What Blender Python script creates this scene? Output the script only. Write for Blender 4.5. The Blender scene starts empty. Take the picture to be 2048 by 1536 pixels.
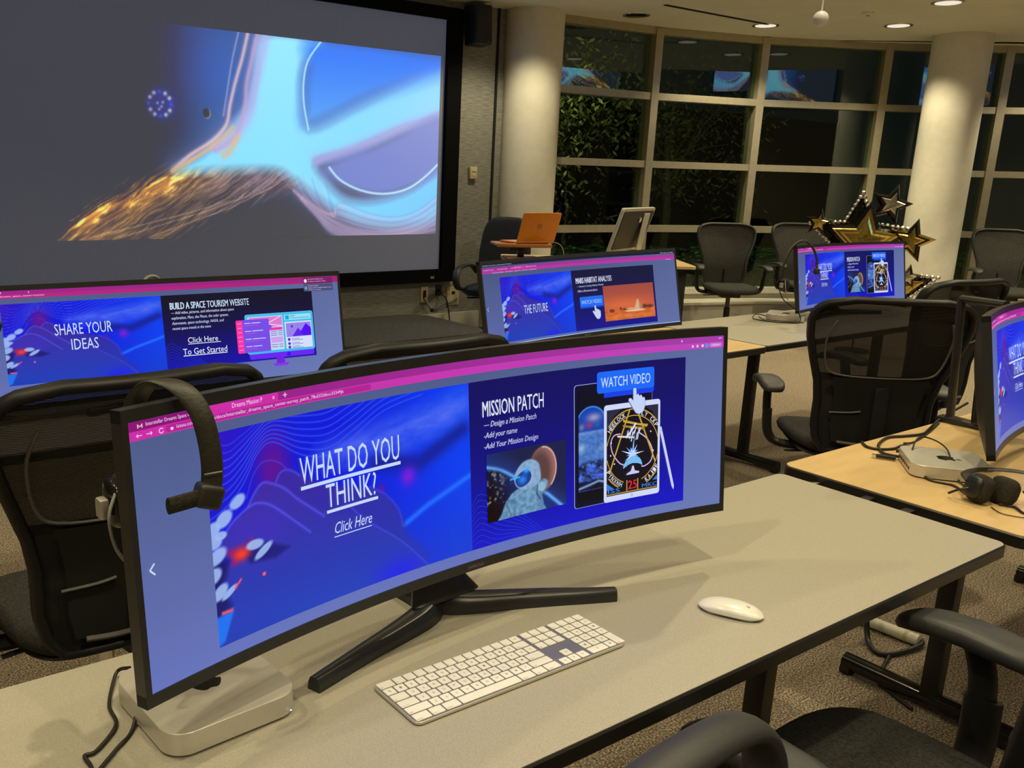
import bpy, bmesh, math, random
import numpy as np
from mathutils import Vector, Matrix
random.seed(7); RNG = np.random.default_rng(7)
C = bpy.context.scene.collection
PI = math.pi
sc = bpy.context.scene
# ------------------------------------------------------------------ camera
f_, px_, py_, roll_, pitch_, th_ = 1800.8, 832.5, 811.8, .027, .2515, .618
cp, sp = math.cos(pitch_), math.sin(pitch_)
fwd = Vector((0, cp, -sp)); up = Vector((0, sp, cp)); rt = Vector((1, 0, 0))
cr, sr = math.cos(roll_), math.sin(roll_)
rt2 = cr*rt+sr*up; up2 = -sr*rt+cr*up
ROOM = Matrix(((math.cos(th_), math.sin(th_), 0), (-math.sin(th_), math.cos(th_), 0), (0, 0, 1)))
rt2, up2, fw2 = ROOM@rt2, ROOM@up2, ROOM@fwd
cam = bpy.data.cameras.new('camera'); co = bpy.data.objects.new('camera', cam); C.objects.link(co)
cam.sensor_fit = 'HORIZONTAL'; cam.sensor_width = 36; cam.lens = f_/2048*36
cam.shift_x = (1024-px_)/2048; cam.shift_y = (py_-768)/2048; cam.clip_start = .02; cam.clip_end = 200
m = Matrix((rt2, up2, -fw2)).transposed().to_4x4(); m.translation = (0, 0, 1.48); co.matrix_world = m
sc.camera = co
sc.view_settings.view_transform = 'Standard'; sc.view_settings.look = 'None'
sc.view_settings.exposure = 0; sc.view_settings.gamma = 1; sc.view_settings.use_curve_mapping = False
# ------------------------------------------------------------------ night sky
w = bpy.data.worlds.new('night'); sc.world = w; w.use_nodes = True
w.node_tree.nodes['Background'].inputs[0].default_value = (.012, .018, .022, 1)
w.node_tree.nodes['Background'].inputs[1].default_value = .25
# ------------------------------------------------------------------ lamps of the room
WARM = (1, .86, .53)
def spot(name, loc, power, size=130, blend=.45, rad=.06, col=WARM, target=None):
    l = bpy.data.lights.new(name, 'SPOT'); l.energy = power; l.color = col; l.spot_size = math.radians(size)
    l.spot_blend = blend; l.shadow_soft_size = rad
    o = bpy.data.objects.new(name, l); C.objects.link(o); o.location = loc
    if target is not None:
        o.rotation_euler = (Vector(target)-Vector(loc)).to_track_quat('-Z', 'Y').to_euler()
    return o
HC = 3.0; LK = 1.0
CANS = [(8.3, 5.88, 100), (9.17, 5.01, 98), (8.34, 4.16, 95), (5.45, 6.05, 75), (5.6, 3.9, 78), (7.2, 2.2, 100), (3.9, 2.3, 74), (9.6, 2.4, 95),
        (1.24, .59, 72), (.9, 1.8, 26), (-.7, .9, 56), (3.4, .5, 34), (-.9, 2.9, 50), (5.6, .2, 70), (11.2, 3.9, 80), (8.2, -.5, 70), (1.2, -2.2, 60), (-2.2, -1.5, 60), (2.4, 4.3, 30), (.4, 4.6, 22)]
HT = 4.5   # raised ceiling over the rows of desks
for x, y, e in CANS:
    if y > 3.3: spot('downlight_lamp', (x, y, HC-.03), e*LK)
    else: spot('downlight_lamp', (x, y, HT-.03), e*2.8*LK, 115, .5, .05)
def outlamp(loc, e, target):
    spot('outdoor_fill_lamp', loc, e, 120, .6, .15, (1, .9, .55), target)  # added lamp outside to brighten trees and road, no real fixture there
outlamp((7.6, 7.9, 3.3), 150, (8.6, 10.6, 2.0)); outlamp((11.0, 6.6, 3.3), 50, (12.5, 10.5, .8)); outlamp((9.0, 11.5, 3.5), 160, (9.5, 14.0, -.3))

# ================================================================== helpers
def tag(o, label=None, cat=None, group=None, kind=None):
    if label: o['label'] = label
    if cat: o['category'] = cat
    if group: o['group'] = group
    if kind: o['kind'] = kind
    return o
def empty(name, loc=(0, 0, 0), rz=0, label=None, cat=None, group=None, kind=None, parent=None):
    o = bpy.data.objects.new(name, None); C.objects.link(o); o.location = loc; o.rotation_euler = (0, 0, rz)
    o.empty_display_size = .05
    if parent: o.parent = parent
    return tag(o, label, cat, group, kind)
def dup(o, loc, rz, label=None, group=None, parent=None):
    c = o.copy(); C.objects.link(c)
    if parent is None:
        c.location = loc; c.rotation_euler = (0, 0, rz)
        if label: c['label'] = label
        if group: c['group'] = group
    else: c.parent = parent
    for ch in o.children: dup(ch, None, 0, parent=c)
    return c
def catmull(P, n=8, closed=False):
    P = [Vector(p) for p in P]; out = []; N = len(P)
    rngs = range(N) if closed else range(N-1)
    for i in rngs:
        if closed: p0, p1, p2, p3 = P[i-1], P[i], P[(i+1) % N], P[(i+2) % N]
        else: p0, p1, p2, p3 = P[max(i-1, 0)], P[i], P[i+1], P[min(i+2, N-1)]
        for k in range(n):
            t = k/n
            out.append(.5*((2*p1)+(-p0+p2)*t+(2*p0-5*p1+4*p2-p3)*t*t+(-p0+3*p1-3*p2+p3)*t**3))
    if not closed: out.append(P[-1])
    return out
class MB:
    def __init__(s): s.v = []; s.f = []
    def add(s, vs, fs):
        b = len(s.v); s.v += [tuple(v) for v in vs]; s.f += [tuple(i+b for i in f) for f in fs]; return s
    def box(s, c, d, rz=0, ry=0, rx=0):
        M = Matrix.Rotation(rz, 3, 'Z')@Matrix.Rotation(ry, 3, 'Y')@Matrix.Rotation(rx, 3, 'X')
        vs = [Vector(c)+M@Vector((d[0]/2*i, d[1]/2*j, d[2]/2*k)) for i in (-1, 1) for j in (-1, 1) for k in (-1, 1)]
        return s.add(vs, [(0, 1, 3, 2), (4, 6, 7, 5), (0, 4, 5, 1), (2, 3, 7, 6), (0, 2, 6, 4), (1, 5, 7, 3)])
    def bm(s, b):
        b.verts.ensure_lookup_table(); s.add([v.co[:] for v in b.verts], [[v.index for v in f.verts] for f in b.faces]); b.free(); return s
    def rbox(s, c, d, r, seg=3, rz=0, ry=0, rx=0, taper=None):
        b = bmesh.new(); bmesh.ops.create_cube(b, size=1)
        for v in b.verts:
            v.co = Vector((v.co.x*d[0], v.co.y*d[1], v.co.z*d[2]))
            if taper and v.co.z > 0: v.co.x *= taper; v.co.y *= taper
        bmesh.ops.bevel(b, geom=b.edges[:]+b.verts[:], offset=min(r, min(d)*.49), segments=seg, affect='EDGES', profile=.5)
        M = Matrix.Translation(c)@(Matrix.Rotation(rz, 4, 'Z')@Matrix.Rotation(ry, 4, 'Y')@Matrix.Rotation(rx, 4, 'X'))
        b.transform(M); b.verts.index_update(); return s.bm(b)
    def prism(s, poly, z0, z1):
        n = len(poly); vs = [(x, y, z0) for x, y in poly]+[(x, y, z1) for x, y in poly]
        return s.add(vs, [tuple(range(n))[::-1], tuple(range(n, 2*n))]+[(i, (i+1) % n, (i+1) % n+n, i+n) for i in range(n)])
    def slab(s, cx, cy, lx, ly, r, z0, z1, rz=0, ch=.0, n=5):
        # rounded rectangle slab with chamfered top and bottom edges
        def ring(d):
            o = []
            for qx, qy, a0 in ((1, 1, 0), (-1, 1, 90), (-1, -1, 180), (1, -1, 270)):
                for k in range(n+1):
                    a = math.radians(a0+90*k/n); o.append((qx*(lx/2-r)+(r-d)*math.cos(a), qy*(ly/2-r)+(r-d)*math.sin(a)))
            c_, s_ = math.cos(rz), math.sin(rz)
            return [(cx+c_*x-s_*y, cy+s_*x+c_*y) for x, y in o]
        R = [(ring(ch), z0), (ring(0), z0+ch), (ring(0), z1-ch), (ring(ch), z1)] if ch else [(ring(0), z0), (ring(0), z1)]
        N = 4*(n+1); vs = []; fs = []
        for r_, z in R: vs += [(x, y, z) for x, y in r_]
        for k in range(len(R)-1): fs += [(k*N+i, k*N+(i+1) % N, (k+1)*N+(i+1) % N, (k+1)*N+i) for i in range(N)]
        fs += [tuple(range(N))[::-1], tuple(range((len(R)-1)*N, len(R)*N))]
        return s.add(vs, fs)
    def tube(s, P, r, n=10, closed=False, smooth=6, ry=None, upv=None, cap=True, rf=None):
        P = catmull(P, smooth, closed) if smooth > 1 else [Vector(p) for p in P]
        N = len(P); ry = ry or r; vs = []; prev = None
        for i, p in enumerate(P):
            a = P[(i-1) % N] if (closed or i > 0) else p; b = P[(i+1) % N] if (closed or i < N-1) else p
            t = (b-a).normalized()
            if upv is not None: u = Vector(upv)
            else: u = prev if prev is not None else (Vector((0, 0, 1)) if abs(t.z) < .9 else Vector((0, 1, 0)))
            x = u.cross(t)
            if x.length < 1e-5: x = Vector((1, .1, .03)).cross(t)
            x.normalize(); y = t.cross(x).normalized(); prev = y
            k = rf(i/(N-1)) if rf else 1
            for j in range(n):
                an = 2*PI*j/n; vs.append(p+x*(r*k*math.cos(an))+y*(ry*k*math.sin(an)))
        M_ = N if closed else N-1
        fs = [(i*n+j, i*n+(j+1) % n, ((i+1) % N)*n+(j+1) % n, ((i+1) % N)*n+j) for i in range(M_) for j in range(n)]
        if cap and not closed: fs += [tuple(range(n))[::-1], tuple(range((N-1)*n, N*n))]
        return s.add(vs, fs)
    def lathe(s, prof, c=(0, 0, 0), n=20, sx=1, sy=1, M=None):
        vs = []; fs = []
        for r, z in prof:
            for j in range(n):
                a = 2*PI*j/n; v = Vector((r*math.cos(a)*sx, r*math.sin(a)*sy, z))
                if M is not None: v = M@v
                vs.append(v+Vector(c))
        for i in range(len(prof)-1): fs += [(i*n+j, i*n+(j+1) % n, (i+1)*n+(j+1) % n, (i+1)*n+j) for j in range(n)]
        fs += [tuple(range(n))[::-1], tuple(range((len(prof)-1)*n, len(prof)*n))]
        return s.add(vs, fs)
    def sell(s, c, r, e1=.5, e2=.5, nu=24, nv=12, M=None, fn=None):
        pw = lambda v, e: math.copysign(abs(v)**e, v)
        vs = []; fs = []
        for i in range(nv+1):
            ph = -PI/2+PI*i/nv; cz, sz = pw(math.cos(ph), e1), pw(math.sin(ph), e1)
            if i in (0, nv): cz = .02
            for j in range(nu):
                th = 2*PI*j/nu; v = Vector((r[0]*cz*pw(math.cos(th), e2), r[1]*cz*pw(math.sin(th), e2), r[2]*sz))
                if fn: v = fn(v)
                if M is not None: v = M@v
                vs.append(v+Vector(c))
        for i in range(nv): fs += [(i*nu+j, i*nu+(j+1) % nu, (i+1)*nu+(j+1) % nu, (i+1)*nu+j) for j in range(nu)]
        fs += [tuple(range(nu))[::-1], tuple(range(nv*nu, (nv+1)*nu))]
        return s.add(vs, fs)
    def grid(s, rows, close=False):
        n = len(rows[0]); vs = [p for r in rows for p in r]
        fs = [(i*n+j, i*n+j+1, (i+1)*n+j+1, (i+1)*n+j) for i in range(len(rows)-1) for j in range(n-1)]
        return s.add(vs, fs)
    def mesh(s, name, smooth=True, ang=35):
        me = bpy.data.meshes.new(name); me.from_pydata([tuple(v) for v in s.v], [], s.f); me.update()
        b = bmesh.new(); b.from_mesh(me); bmesh.ops.recalc_face_normals(b, faces=b.faces[:])
        if smooth:
            lim = math.radians(ang)
            for f in b.faces: f.smooth = True
            for e in b.edges:
                if len(e.link_faces) == 2 and e.calc_face_angle(0) > lim: e.smooth = False
        b.to_mesh(me); b.free(); return me
    def obj(s, name, mat, parent=None, smooth=True, ang=35, loc=None, **k):
        me = s.mesh(name, smooth, ang); me.materials.append(mat)
        o = bpy.data.objects.new(name, me); C.objects.link(o)
        if parent: o.parent = parent
        if loc is not None: o.location = loc
        return tag(o, **k)
# ------------------------------------------------------------------ materials
def lin(c): return tuple(((v/255)/12.92 if v/255 <= .04045 else ((v/255+.055)/1.055)**2.4) for v in c)
def mat(name, col, rough=.5, metal=0, noise=None, bump=None, spec=.5, coat=0, sheen=0, alpha=None):
    """col linear rgb; noise=(scale, amount[, stretch]); bump=(scale, strength)"""
    m = bpy.data.materials.new(name); m.use_nodes = True; nt = m.node_tree; b = nt.nodes['Principled BSDF']
    b.inputs['Roughness'].default_value = rough; b.inputs['Metallic'].default_value = metal
    b.inputs['Specular IOR Level'].default_value = spec; b.inputs['Coat Weight'].default_value = coat
    b.inputs['Base Color'].default_value = (*col, 1)
    tc = nt.nodes.new('ShaderNodeTexCoord')
    def tex(scale, det=3, st=None):
        n = nt.nodes.new('ShaderNodeTexNoise'); n.inputs['Scale'].default_value = scale; n.inputs['Detail'].default_value = det
        mp = nt.nodes.new('ShaderNodeMapping'); nt.links.new(tc.outputs['Object'], mp.inputs[0])
        if st: mp.inputs['Scale'].default_value = st
        nt.links.new(mp.outputs[0], n.inputs['Vector']); return n
    if noise:
        n = tex(noise[0], 4, noise[2] if len(noise) > 2 else None)
        r = nt.nodes.new('ShaderNodeValToRGB'); a = noise[1]
        r.color_ramp.elements[0].position = .35; r.color_ramp.elements[1].position = .65
        r.color_ramp.elements[0].color = (*[max(0, c*(1-a)) for c in col], 1); r.color_ramp.elements[1].color = (*[c*(1+a) for c in col], 1)
        nt.links.new(n.outputs[0], r.inputs[0]); nt.links.new(r.outputs[0], b.inputs['Base Color'])
    if bump:
        n = tex(bump[0], 2, bump[2] if len(bump) > 2 else None); bp = nt.nodes.new('ShaderNodeBump'); bp.inputs['Strength'].default_value = bump[1]
        bp.inputs['Distance'].default_value = .003
        nt.links.new(n.outputs[0], bp.inputs['Height']); nt.links.new(bp.outputs[0], b.inputs['Normal'])
    return m
def emis(name, col, st=1):
    m = bpy.data.materials.new(name); m.use_nodes = True; nt = m.node_tree; nt.nodes.clear()
    e = nt.nodes.new('ShaderNodeEmission'); o = nt.nodes.new('ShaderNodeOutputMaterial')
    e.inputs[0].default_value = (*col, 1); e.inputs[1].default_value = st; nt.links.new(e.outputs[0], o.inputs[0]); return m
def attr_mat(name, diffuse=None, rough=.9, st=1, gloss=0):
    m = bpy.data.materials.new(name); m.use_nodes = True; nt = m.node_tree; nt.nodes.clear()
    a = nt.nodes.new('ShaderNodeAttribute'); a.attribute_name = 'Col'
    b = nt.nodes.new('ShaderNodeBsdfPrincipled'); o = nt.nodes.new('ShaderNodeOutputMaterial')
    b.inputs['Base Color'].default_value = (*(diffuse or (.004, .004, .005)), 1); b.inputs['Roughness'].default_value = rough
    b.inputs['Specular IOR Level'].default_value = gloss
    b.inputs['Emission Strength'].default_value = st
    nt.links.new(a.outputs['Color'], b.inputs['Emission Color']); nt.links.new(b.outputs[0], o.inputs[0]); return m
def fade_mesh(name, col, open_, scale, rough=.7):
    """woven see-through fabric: fine threads with gaps"""
    m = mat(name, col, rough); nt = m.node_tree; b = nt.nodes['Principled BSDF']; out = nt.nodes['Material Output']
    tr = nt.nodes.new('ShaderNodeBsdfTransparent'); mx = nt.nodes.new('ShaderNodeMixShader')
    tc = nt.nodes.new('ShaderNodeTexCoord'); w1 = nt.nodes.new('ShaderNodeTexWave'); w1.bands_direction = 'Z'; w1.inputs['Scale'].default_value = scale
    w1.inputs['Distortion'].default_value = .6; w1.inputs['Detail Scale'].default_value = 3
    nt.links.new(tc.outputs['Object'], w1.inputs['Vector'])
    ml = nt.nodes.new('ShaderNodeMath'); ml.operation = 'MULTIPLY'; ml.inputs[1].default_value = open_*2
    nt.links.new(w1.outputs['Fac'], ml.inputs[0]); nt.links.new(ml.outputs[0], mx.inputs[0])
    nt.links.new(b.outputs[0], mx.inputs[1]); nt.links.new(tr.outputs[0], mx.inputs[2]); nt.links.new(mx.outputs[0], out.inputs[0]); return m
def glass_mat():
    m = bpy.data.materials.new('window_glass'); m.use_nodes = True; nt = m.node_tree; nt.nodes.clear(); N = nt.nodes.new; L = nt.links.new
    g = N('ShaderNodeNewGeometry'); d = N('ShaderNodeVectorMath'); d.operation = 'DOT_PRODUCT'; L(g.outputs['Incoming'], d.inputs[0]); L(g.outputs['Normal'], d.inputs[1])
    def M(op, a, b_=None):
        x = N('ShaderNodeMath'); x.operation = op
        for i, v in enumerate((a, b_)):
            if v is None: continue
            if isinstance(v, (int, float)): x.inputs[i].default_value = v
            else: L(v, x.inputs[i])
        return x.outputs[0]
    ab = M('ABSOLUTE', d.outputs['Value']); om = M('SUBTRACT', 1, ab); p5 = M('POWER', om, 5); fr = M('ADD', M('MULTIPLY', p5, .93), .06)
    t = N('ShaderNodeBsdfTransparent'); t.inputs[0].default_value = (.80, .93, .84, 1); gl = N('ShaderNodeBsdfGlossy'); gl.inputs['Roughness'].default_value = .0
    mx = N('ShaderNodeMixShader'); L(fr, mx.inputs[0]); L(t.outputs[0], mx.inputs[1]); L(gl.outputs[0], mx.inputs[2])
    o = N('ShaderNodeOutputMaterial'); L(mx.outputs[0], o.inputs[0]); return m
def carpet_mat():
    m = mat('carpet', (.1, .08, .05), .95, spec=.1, bump=(260, 1.0)); nt = m.node_tree; b = nt.nodes['Principled BSDF']
    tc = nt.nodes.new('ShaderNodeTexCoord'); n = nt.nodes.new('ShaderNodeTexNoise'); n.inputs['Scale'].default_value = 170; n.inputs['Detail'].default_value = 3
    n.inputs['Roughness'].default_value = .8
    r = nt.nodes.new('ShaderNodeValToRGB'); r.color_ramp.elements[0].position = .38; r.color_ramp.elements[0].color = (.035, .028, .022, 1)
    r.color_ramp.elements[1].position = .66; r.color_ramp.elements[1].color = (.70, .58, .42, 1)
    e = r.color_ramp.elements.new(.50); e.color = (.22, .175, .13, 1)
    nt.links.new(tc.outputs['Object'], n.inputs['Vector']); nt.links.new(n.outputs[0], r.inputs[0]); nt.links.new(r.outputs[0], b.inputs['Base Color']); return m
K = {}
K['carpet'] = carpet_mat()
K['stage'] = mat('stage_carpet', (.10, .095, .085), .95, noise=(60, .3), bump=(200, .6), spec=.1)
K['stage_face'] = mat('stage_face', (.24, .21, .15), .7, noise=(8, .08))
K['ceiling'] = mat('ceiling_paint', (.80, .78, .66), .9, noise=(3, .03), spec=.2)
K['wallgrey'] = mat('grey_wallcovering', (.27, .27, .25), .9, noise=(9, .25, (1.2, 1, 14)), bump=(40, .5, (1, 1, 9)), spec=.2)
K['wall'] = mat('wall_paint', (.42, .39, .30), .8, noise=(4, .05), spec=.2)
K['white'] = mat('white_paint', (.62, .60, .52), .6, noise=(5, .03), spec=.3)
K['col'] = mat('column_paint', (.74, .71, .62), .75, noise=(14, .03), bump=(60, .12), spec=.25)
K['alu'] = mat('window_aluminium', (.50, .45, .33), .38, .55, noise=(20, .05))
K['sill'] = mat('sill_white', (.72, .70, .60), .5, noise=(6, .04))
K['glass'] = glass_mat()
K['black'] = mat('black_plastic', (.012, .012, .013), .42, noise=(40, .1), bump=(400, .15))
K['gloss'] = mat('black_gloss', (.010, .010, .012), .16, noise=(6, .05))
K['bezel'] = mat('dark_bezel', (.022, .022, .024), .34, noise=(30, .08))
K['stand'] = mat('gunmetal_stand', (.035, .036, .04), .30, .35, noise=(30, .06))
K['rubber'] = mat('armrest_rubber', (.030, .031, .034), .5, noise=(12, .1), bump=(120, .1))
K['frame'] = mat('chair_frame', (.011, .011, .013), .45, noise=(20, .1), spec=.25)
K['lift'] = mat('chair_line_grey', (.10, .10, .10), .5, noise=(20, .1))  # grey parts, also the highlight lines painted on the chair backs
K['seat'] = mat('seat_fabric', (.030, .030, .028), .95, noise=(180, .35), bump=(300, .6), spec=.15)
K['winseat'] = mat('grey_fabric', (.050, .049, .046), .9, noise=(140, .3), bump=(260, .5), spec=.2)
K['leather'] = mat('black_leather', (.016, .018, .022), .38, noise=(15, .1), bump=(60, .35))
K['mesh'] = fade_mesh('chair_mesh_fabric', (.008, .008, .008), .055, 90, .95)
K['lumbar'] = fade_mesh('chair_lumbar_fabric', (.005, .005, .005), .01, 90, .95)
K['lam'] = mat('grey_laminate', (.37, .345, .29), .42, noise=(420, .10), bump=(500, .12), spec=.45)
K['maple'] = mat('maple_laminate', (.60, .42, .20), .42, noise=(6, .05, (1, 6, 1)), bump=(300, .05), spec=.45)
K['edge'] = mat('black_edge_band', (.012, .011, .010), .4, noise=(25, .1))
K['steel'] = mat('black_steel', (.010, .010, .010), .45, noise=(30, .1))
K['alum'] = mat('silver_aluminium', (.66, .64, .60), .38, .55, noise=(60, .02))
K['silverdark'] = mat('mini_side', (.50, .48, .44), .35, .6, noise=(60, .02))
K['keycap'] = mat('white_keycap', (.80, .79, .74), .42, noise=(60, .01))
K['mouse'] = mat('white_mouse', (.80, .79, .76), .22, noise=(20, .01), coat=.3)
K['legend'] = mat('grey_legend', (.22, .22, .22), .6)
K['led'] = emis('status_led', (1, 1, 1), 1.2)
K['cable'] = mat('black_cable', (.014, .012, .013), .45, noise=(60, .1))
K['bluecable'] = mat('blue_grey_cable', (.05, .09, .20), .5, noise=(60, .1))
K['greycable'] = mat('grey_cable', (.22, .21, .19), .5, noise=(60, .1))
K['hspad'] = mat('headset_foam', (.035, .032, .026), .85, noise=(200, .2), bump=(400, .5), spec=.1)
K['band'] = mat('headband_leatherette', (.022, .020, .015), .5, noise=(60, .1), bump=(180, .2))
K['chrome'] = mat('chrome', (.8, .8, .8), .08, 1, noise=(5, .02))
K['gold'] = mat('gold_foil', (.75, .55, .16), .16, 1, noise=(5, .1), bump=(22, .6))
K['blackfoil'] = mat('black_foil', (.03, .028, .026), .10, .8, noise=(5, .1), bump=(30, .8))
K['silverfoil'] = mat('silver_foil', (.75, .72, .68), .2, 1, noise=(5, .1), bump=(25, .5))
K['orange'] = mat('orange_laptop_case', (.62, .20, .012), .4, noise=(20, .04))
K['wood'] = mat('cherry_wood', (.36, .13, .035), .4, noise=(6, .2, (1, 8, 8)))
K['cream'] = mat('cream_plastic', (.60, .50, .30), .5, noise=(20, .04))
K['tube'] = mat('white_tube', (.70, .68, .58), .4, noise=(30, .04))
K['scrblack'] = mat('screen_frame_velvet', (.004, .004, .005), .9, noise=(80, .2), spec=.1)
K['scr'] = mat('grey_projection_fabric', (.20, .20, .20), .9, noise=(120, .06), spec=.1)
K['scr'].node_tree.nodes['Principled BSDF'].inputs['Emission Color'].default_value = (.034, .040, .062, 1); K['scr'].node_tree.nodes['Principled BSDF'].inputs['Emission Strength'].default_value = 1   # black level of the projector
K['leaf'] = mat('leaf', (.13, .15, .035), .6, noise=(3, .6))
K['leaf2'] = mat('hedge_leaf', (.03, .13, .02), .6, noise=(3, .5))
K['bark'] = mat('bark', (.10, .08, .05), .9, noise=(10, .3), bump=(30, .8))
K['asphalt'] = mat('asphalt', (.16, .13, .08), .9, noise=(6, .25), bump=(80, .5))
K['lawn'] = mat('lawn_soil', (.03, .06, .015), .95, noise=(12, .5), bump=(40, .8))
K['screenpix'] = attr_mat('monitor_pixels', gloss=.35, rough=.35)
K['projpix'] = attr_mat('projected_light', diffuse=(.20, .20, .20), gloss=.1)
K['lampglow'] = emis('downlight_lens', (1.0, .88, .72), .9)
K['lamptrim'] = mat('downlight_trim', (.75, .7, .55), .2, .8, noise=(20, .02))
K['darkcan'] = mat('dark_reflector', (.02, .018, .018), .15, .6)
K['globe'] = mat('white_globe', (.75, .75, .78), .35, noise=(20, .02))
K['crate'] = mat('podium_dark', (.02, .018, .015), .6, noise=(20, .1))
K['ventdark'] = mat('vent_dark', (.006, .006, .006), .8)
# ================================================================== the room shell
YW = 7.0
P1 = Vector((7.67, 6.72)); seg = 1.36
pts = [P1]; ang = math.radians(-16)
for i in range(9):
    pts.append(pts[-1]+seg*Vector((math.cos(ang), math.sin(ang)))); ang -= math.radians(10.3)
WP = [P1-seg*Vector((math.cos(math.radians(-6)), math.sin(math.radians(-6))))]+pts
WP[2] = Vector((8.96, 6.35)); WP[3] = Vector((10.25, 5.69)); WP[4] = Vector((11.29, 4.90))
XE = WP[-1].x
floorpoly = [(-4, -3.6), (XE, -3.6)]+[(p.x, p.y) for p in WP[::-1]]+[(6.30, YW), (-4, YW)]
MB().prism(floorpoly, -.08, 0).obj('floor', K['carpet'], smooth=False, kind='structure')
cl = MB(); cl.prism([(-4.2, 3.3), (12.9, 3.3)]+[(p.x+.1, p.y+.1) for p in WP[::-1] if p.y > 2.5]+[(6.3, YW+.2), (-4.2, YW+.2)], HC, HC+.12)
cl.box((4.9, 3.36, 3.8), (18.6, .12, 1.5)); cl.box((4.9, -.2, HT+.06), (18.6, 7.3, .12))
cl.obj('ceiling', K['ceiling'], smooth=False, kind='structure')
MB().box((.98, YW+.08, 1.5), (10.4, .16, 3.0)).obj('wall_front', K['wallgrey'], smooth=False, kind='structure')
MB().box((-4.1, 1.7, 2.25), (.2, 10.8, 4.5)).obj('wall_left', K['wall'], smooth=False, kind='structure')
MB().box(((XE-4)/2, -3.7, 2.25), (XE+4, .2, 4.5)).obj('wall_back', K['wall'], smooth=False, kind='structure')
MB().box((XE+.1, (-3.6+WP[-1].y)/2, 1.5), (.2, WP[-1].y+3.6, 3.0)).obj('wall_right', K['wall'], smooth=False, kind='structure')
MB().box((.85, YW-.012, .09), (9.7, .024, .17)).obj('baseboard_front', K['sill'], smooth=False, kind='structure')
MB().box((5.80, YW-.01, 1.55), (.02, .02, 2.9)).obj('trim_1', K['black'], smooth=False, kind='structure')
# stage along the projection wall
st = empty('stage', (1.0, 6.4, 0), label='low carpeted platform with tan front below the projection screen', cat='platform')
MB().slab(0, 0, 7.9, 1.14, .25, .178, .2, ch=.004).obj('stage_top', K['stage'], st)
MB().slab(0, 0, 7.86, 1.1, .24, 0, .178).obj('stage_body', K['stage_face'], st)
# convector ledge running along the window wall + wall under the glass
def offset(P, d):
    out = []
    for i, p in enumerate(P):
        a = P[max(i-1, 0)]; b = P[min(i+1, len(P)-1)]; t = (b-a).normalized(); n = Vector((t.y, -t.x)); out.append(p+n*d)
    return out
inn = offset(WP, .34); inn2 = offset(WP, .06); outw = offset(WP, -.06); capi = offset(WP, .36)
def band(A, B, z0, z1): return MB().prism([(p.x, p.y) for p in A]+[(p.x, p.y) for p in B[::-1]], z0, z1)
band(inn2, outw, 0, .27).obj('wall_window', K['wall'], smooth=False, kind='structure')
led = band(inn, inn2, 0, .185).obj('baseboard_window', K['white'], smooth=False, kind='structure')
band(capi, inn2, .185, .21).obj('trim_2', K['sill'], smooth=False, kind='structure')
band(inn2[6:], outw[6:], 3.0, 4.5).obj('wall_above_windows', K['wall'], smooth=False, kind='structure')
band(inn2, outw, 2.95, 3.0).obj('trim_3', K['alu'], smooth=False, kind='structure')
RZ = [.30, .98, 1.65, 2.33, 2.965]
for i in range(len(WP)-1):
    a, b = WP[i], WP[i+1]; d = (b-a); L = d.length; rz = math.atan2(d.y, d.x)
    w_ = empty('window_%d' % (i+1), (a.x, a.y, 0), rz, kind='structure')
    MB().box((0, 0, 1.63), (.085, .17, 2.72)).obj('mullion', K['alu'], w_, smooth=False)
    MB().box((.048, -.01, 1.63), (.018, .10, 2.66)).obj('gasket', K['bezel'], w_, smooth=False)
    for k, z in enumerate(RZ):
        h = .07 if k not in (0, 4) else (.06 if k == 0 else .075)
        MB().box((L/2, .0, z), (L-.08, .13 if k else .17, h)).obj('rail' if k else 'window_sill', K['alu'] if k else K['sill'], w_, smooth=False)
    for k in range(4):
        z0, z1 = RZ[k]+.03, RZ[k+1]-.03
        MB().box((L/2, .01, (z0+z1)/2), (L-.08, .008, z1-z0)).obj('pane', K['glass'], w_, smooth=False)
# columns
def column(x, y, label):
    t = empty('column', (x, y, 0), label=label, cat='column', kind='structure')
    MB().lathe([(.278, 0), (.278, HC)], n=48).obj('shaft', K['col'], t)
    MB().lathe([(.281, 0), (.281, .008), (.279, .01)], n=48).obj('base_ring', K['col'], t)
column(6.145, 6.87, 'round white column between the grey wall and the first window, lit blue on its left')
column(10.21, 4.88, 'round white column in front of the curved windows, star balloons at its foot')
# ================================================================== ceiling fittings
def can(x, y, lit, label, grp=None):
    t = empty('downlight', (x, y, HC), label=label, cat='ceiling light', group=grp)
    R = .11
    MB().lathe([(R-.012, -.004), (R+.018, -.006), (R+.02, 0), (R-.012, 0)], n=32).obj('trim_ring', K['lamptrim'], t)
    MB().lathe([(R-.010, -.0065), (R-.03, -.009), (.0, -.010)], n=32).obj('lens', K['lampglow'] if lit else K['darkcan'], t)
can(6.96, 6.36, 0, 'dark unlit recessed ceiling downlight beside the first column')
can(8.3, 5.88, 1, 'lit round ceiling downlight at the end of the black ceiling slot')
can(9.17, 5.01, 1, 'lit round ceiling downlight just left of the second column')
can(8.34, 4.16, 1, 'larger looking lit ceiling downlight at the top edge above the second column')
t = empty('ceiling_slot_vent', (7.49, 5.82, HC), label='long black slot vent in the ceiling before the windows', cat='vent')
MB().box((0, 0, -.004), (1.5, .03, .008), rz=-.01).obj('slot', K['ventdark'], t)
MB().box((0, .028, -.003), (1.5, .018, .006), rz=-.01).obj('flange', K['ceiling'], t)
t = empty('smoke_detector', (8.3, 4.83, HC), label='small round smoke detector disc on the ceiling', cat='smoke detector')
MB().lathe([(.0, -.03), (.03, -.03), (.05, -.02), (.055, 0)], n=24).obj('body', K['ceiling'], t)
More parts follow.
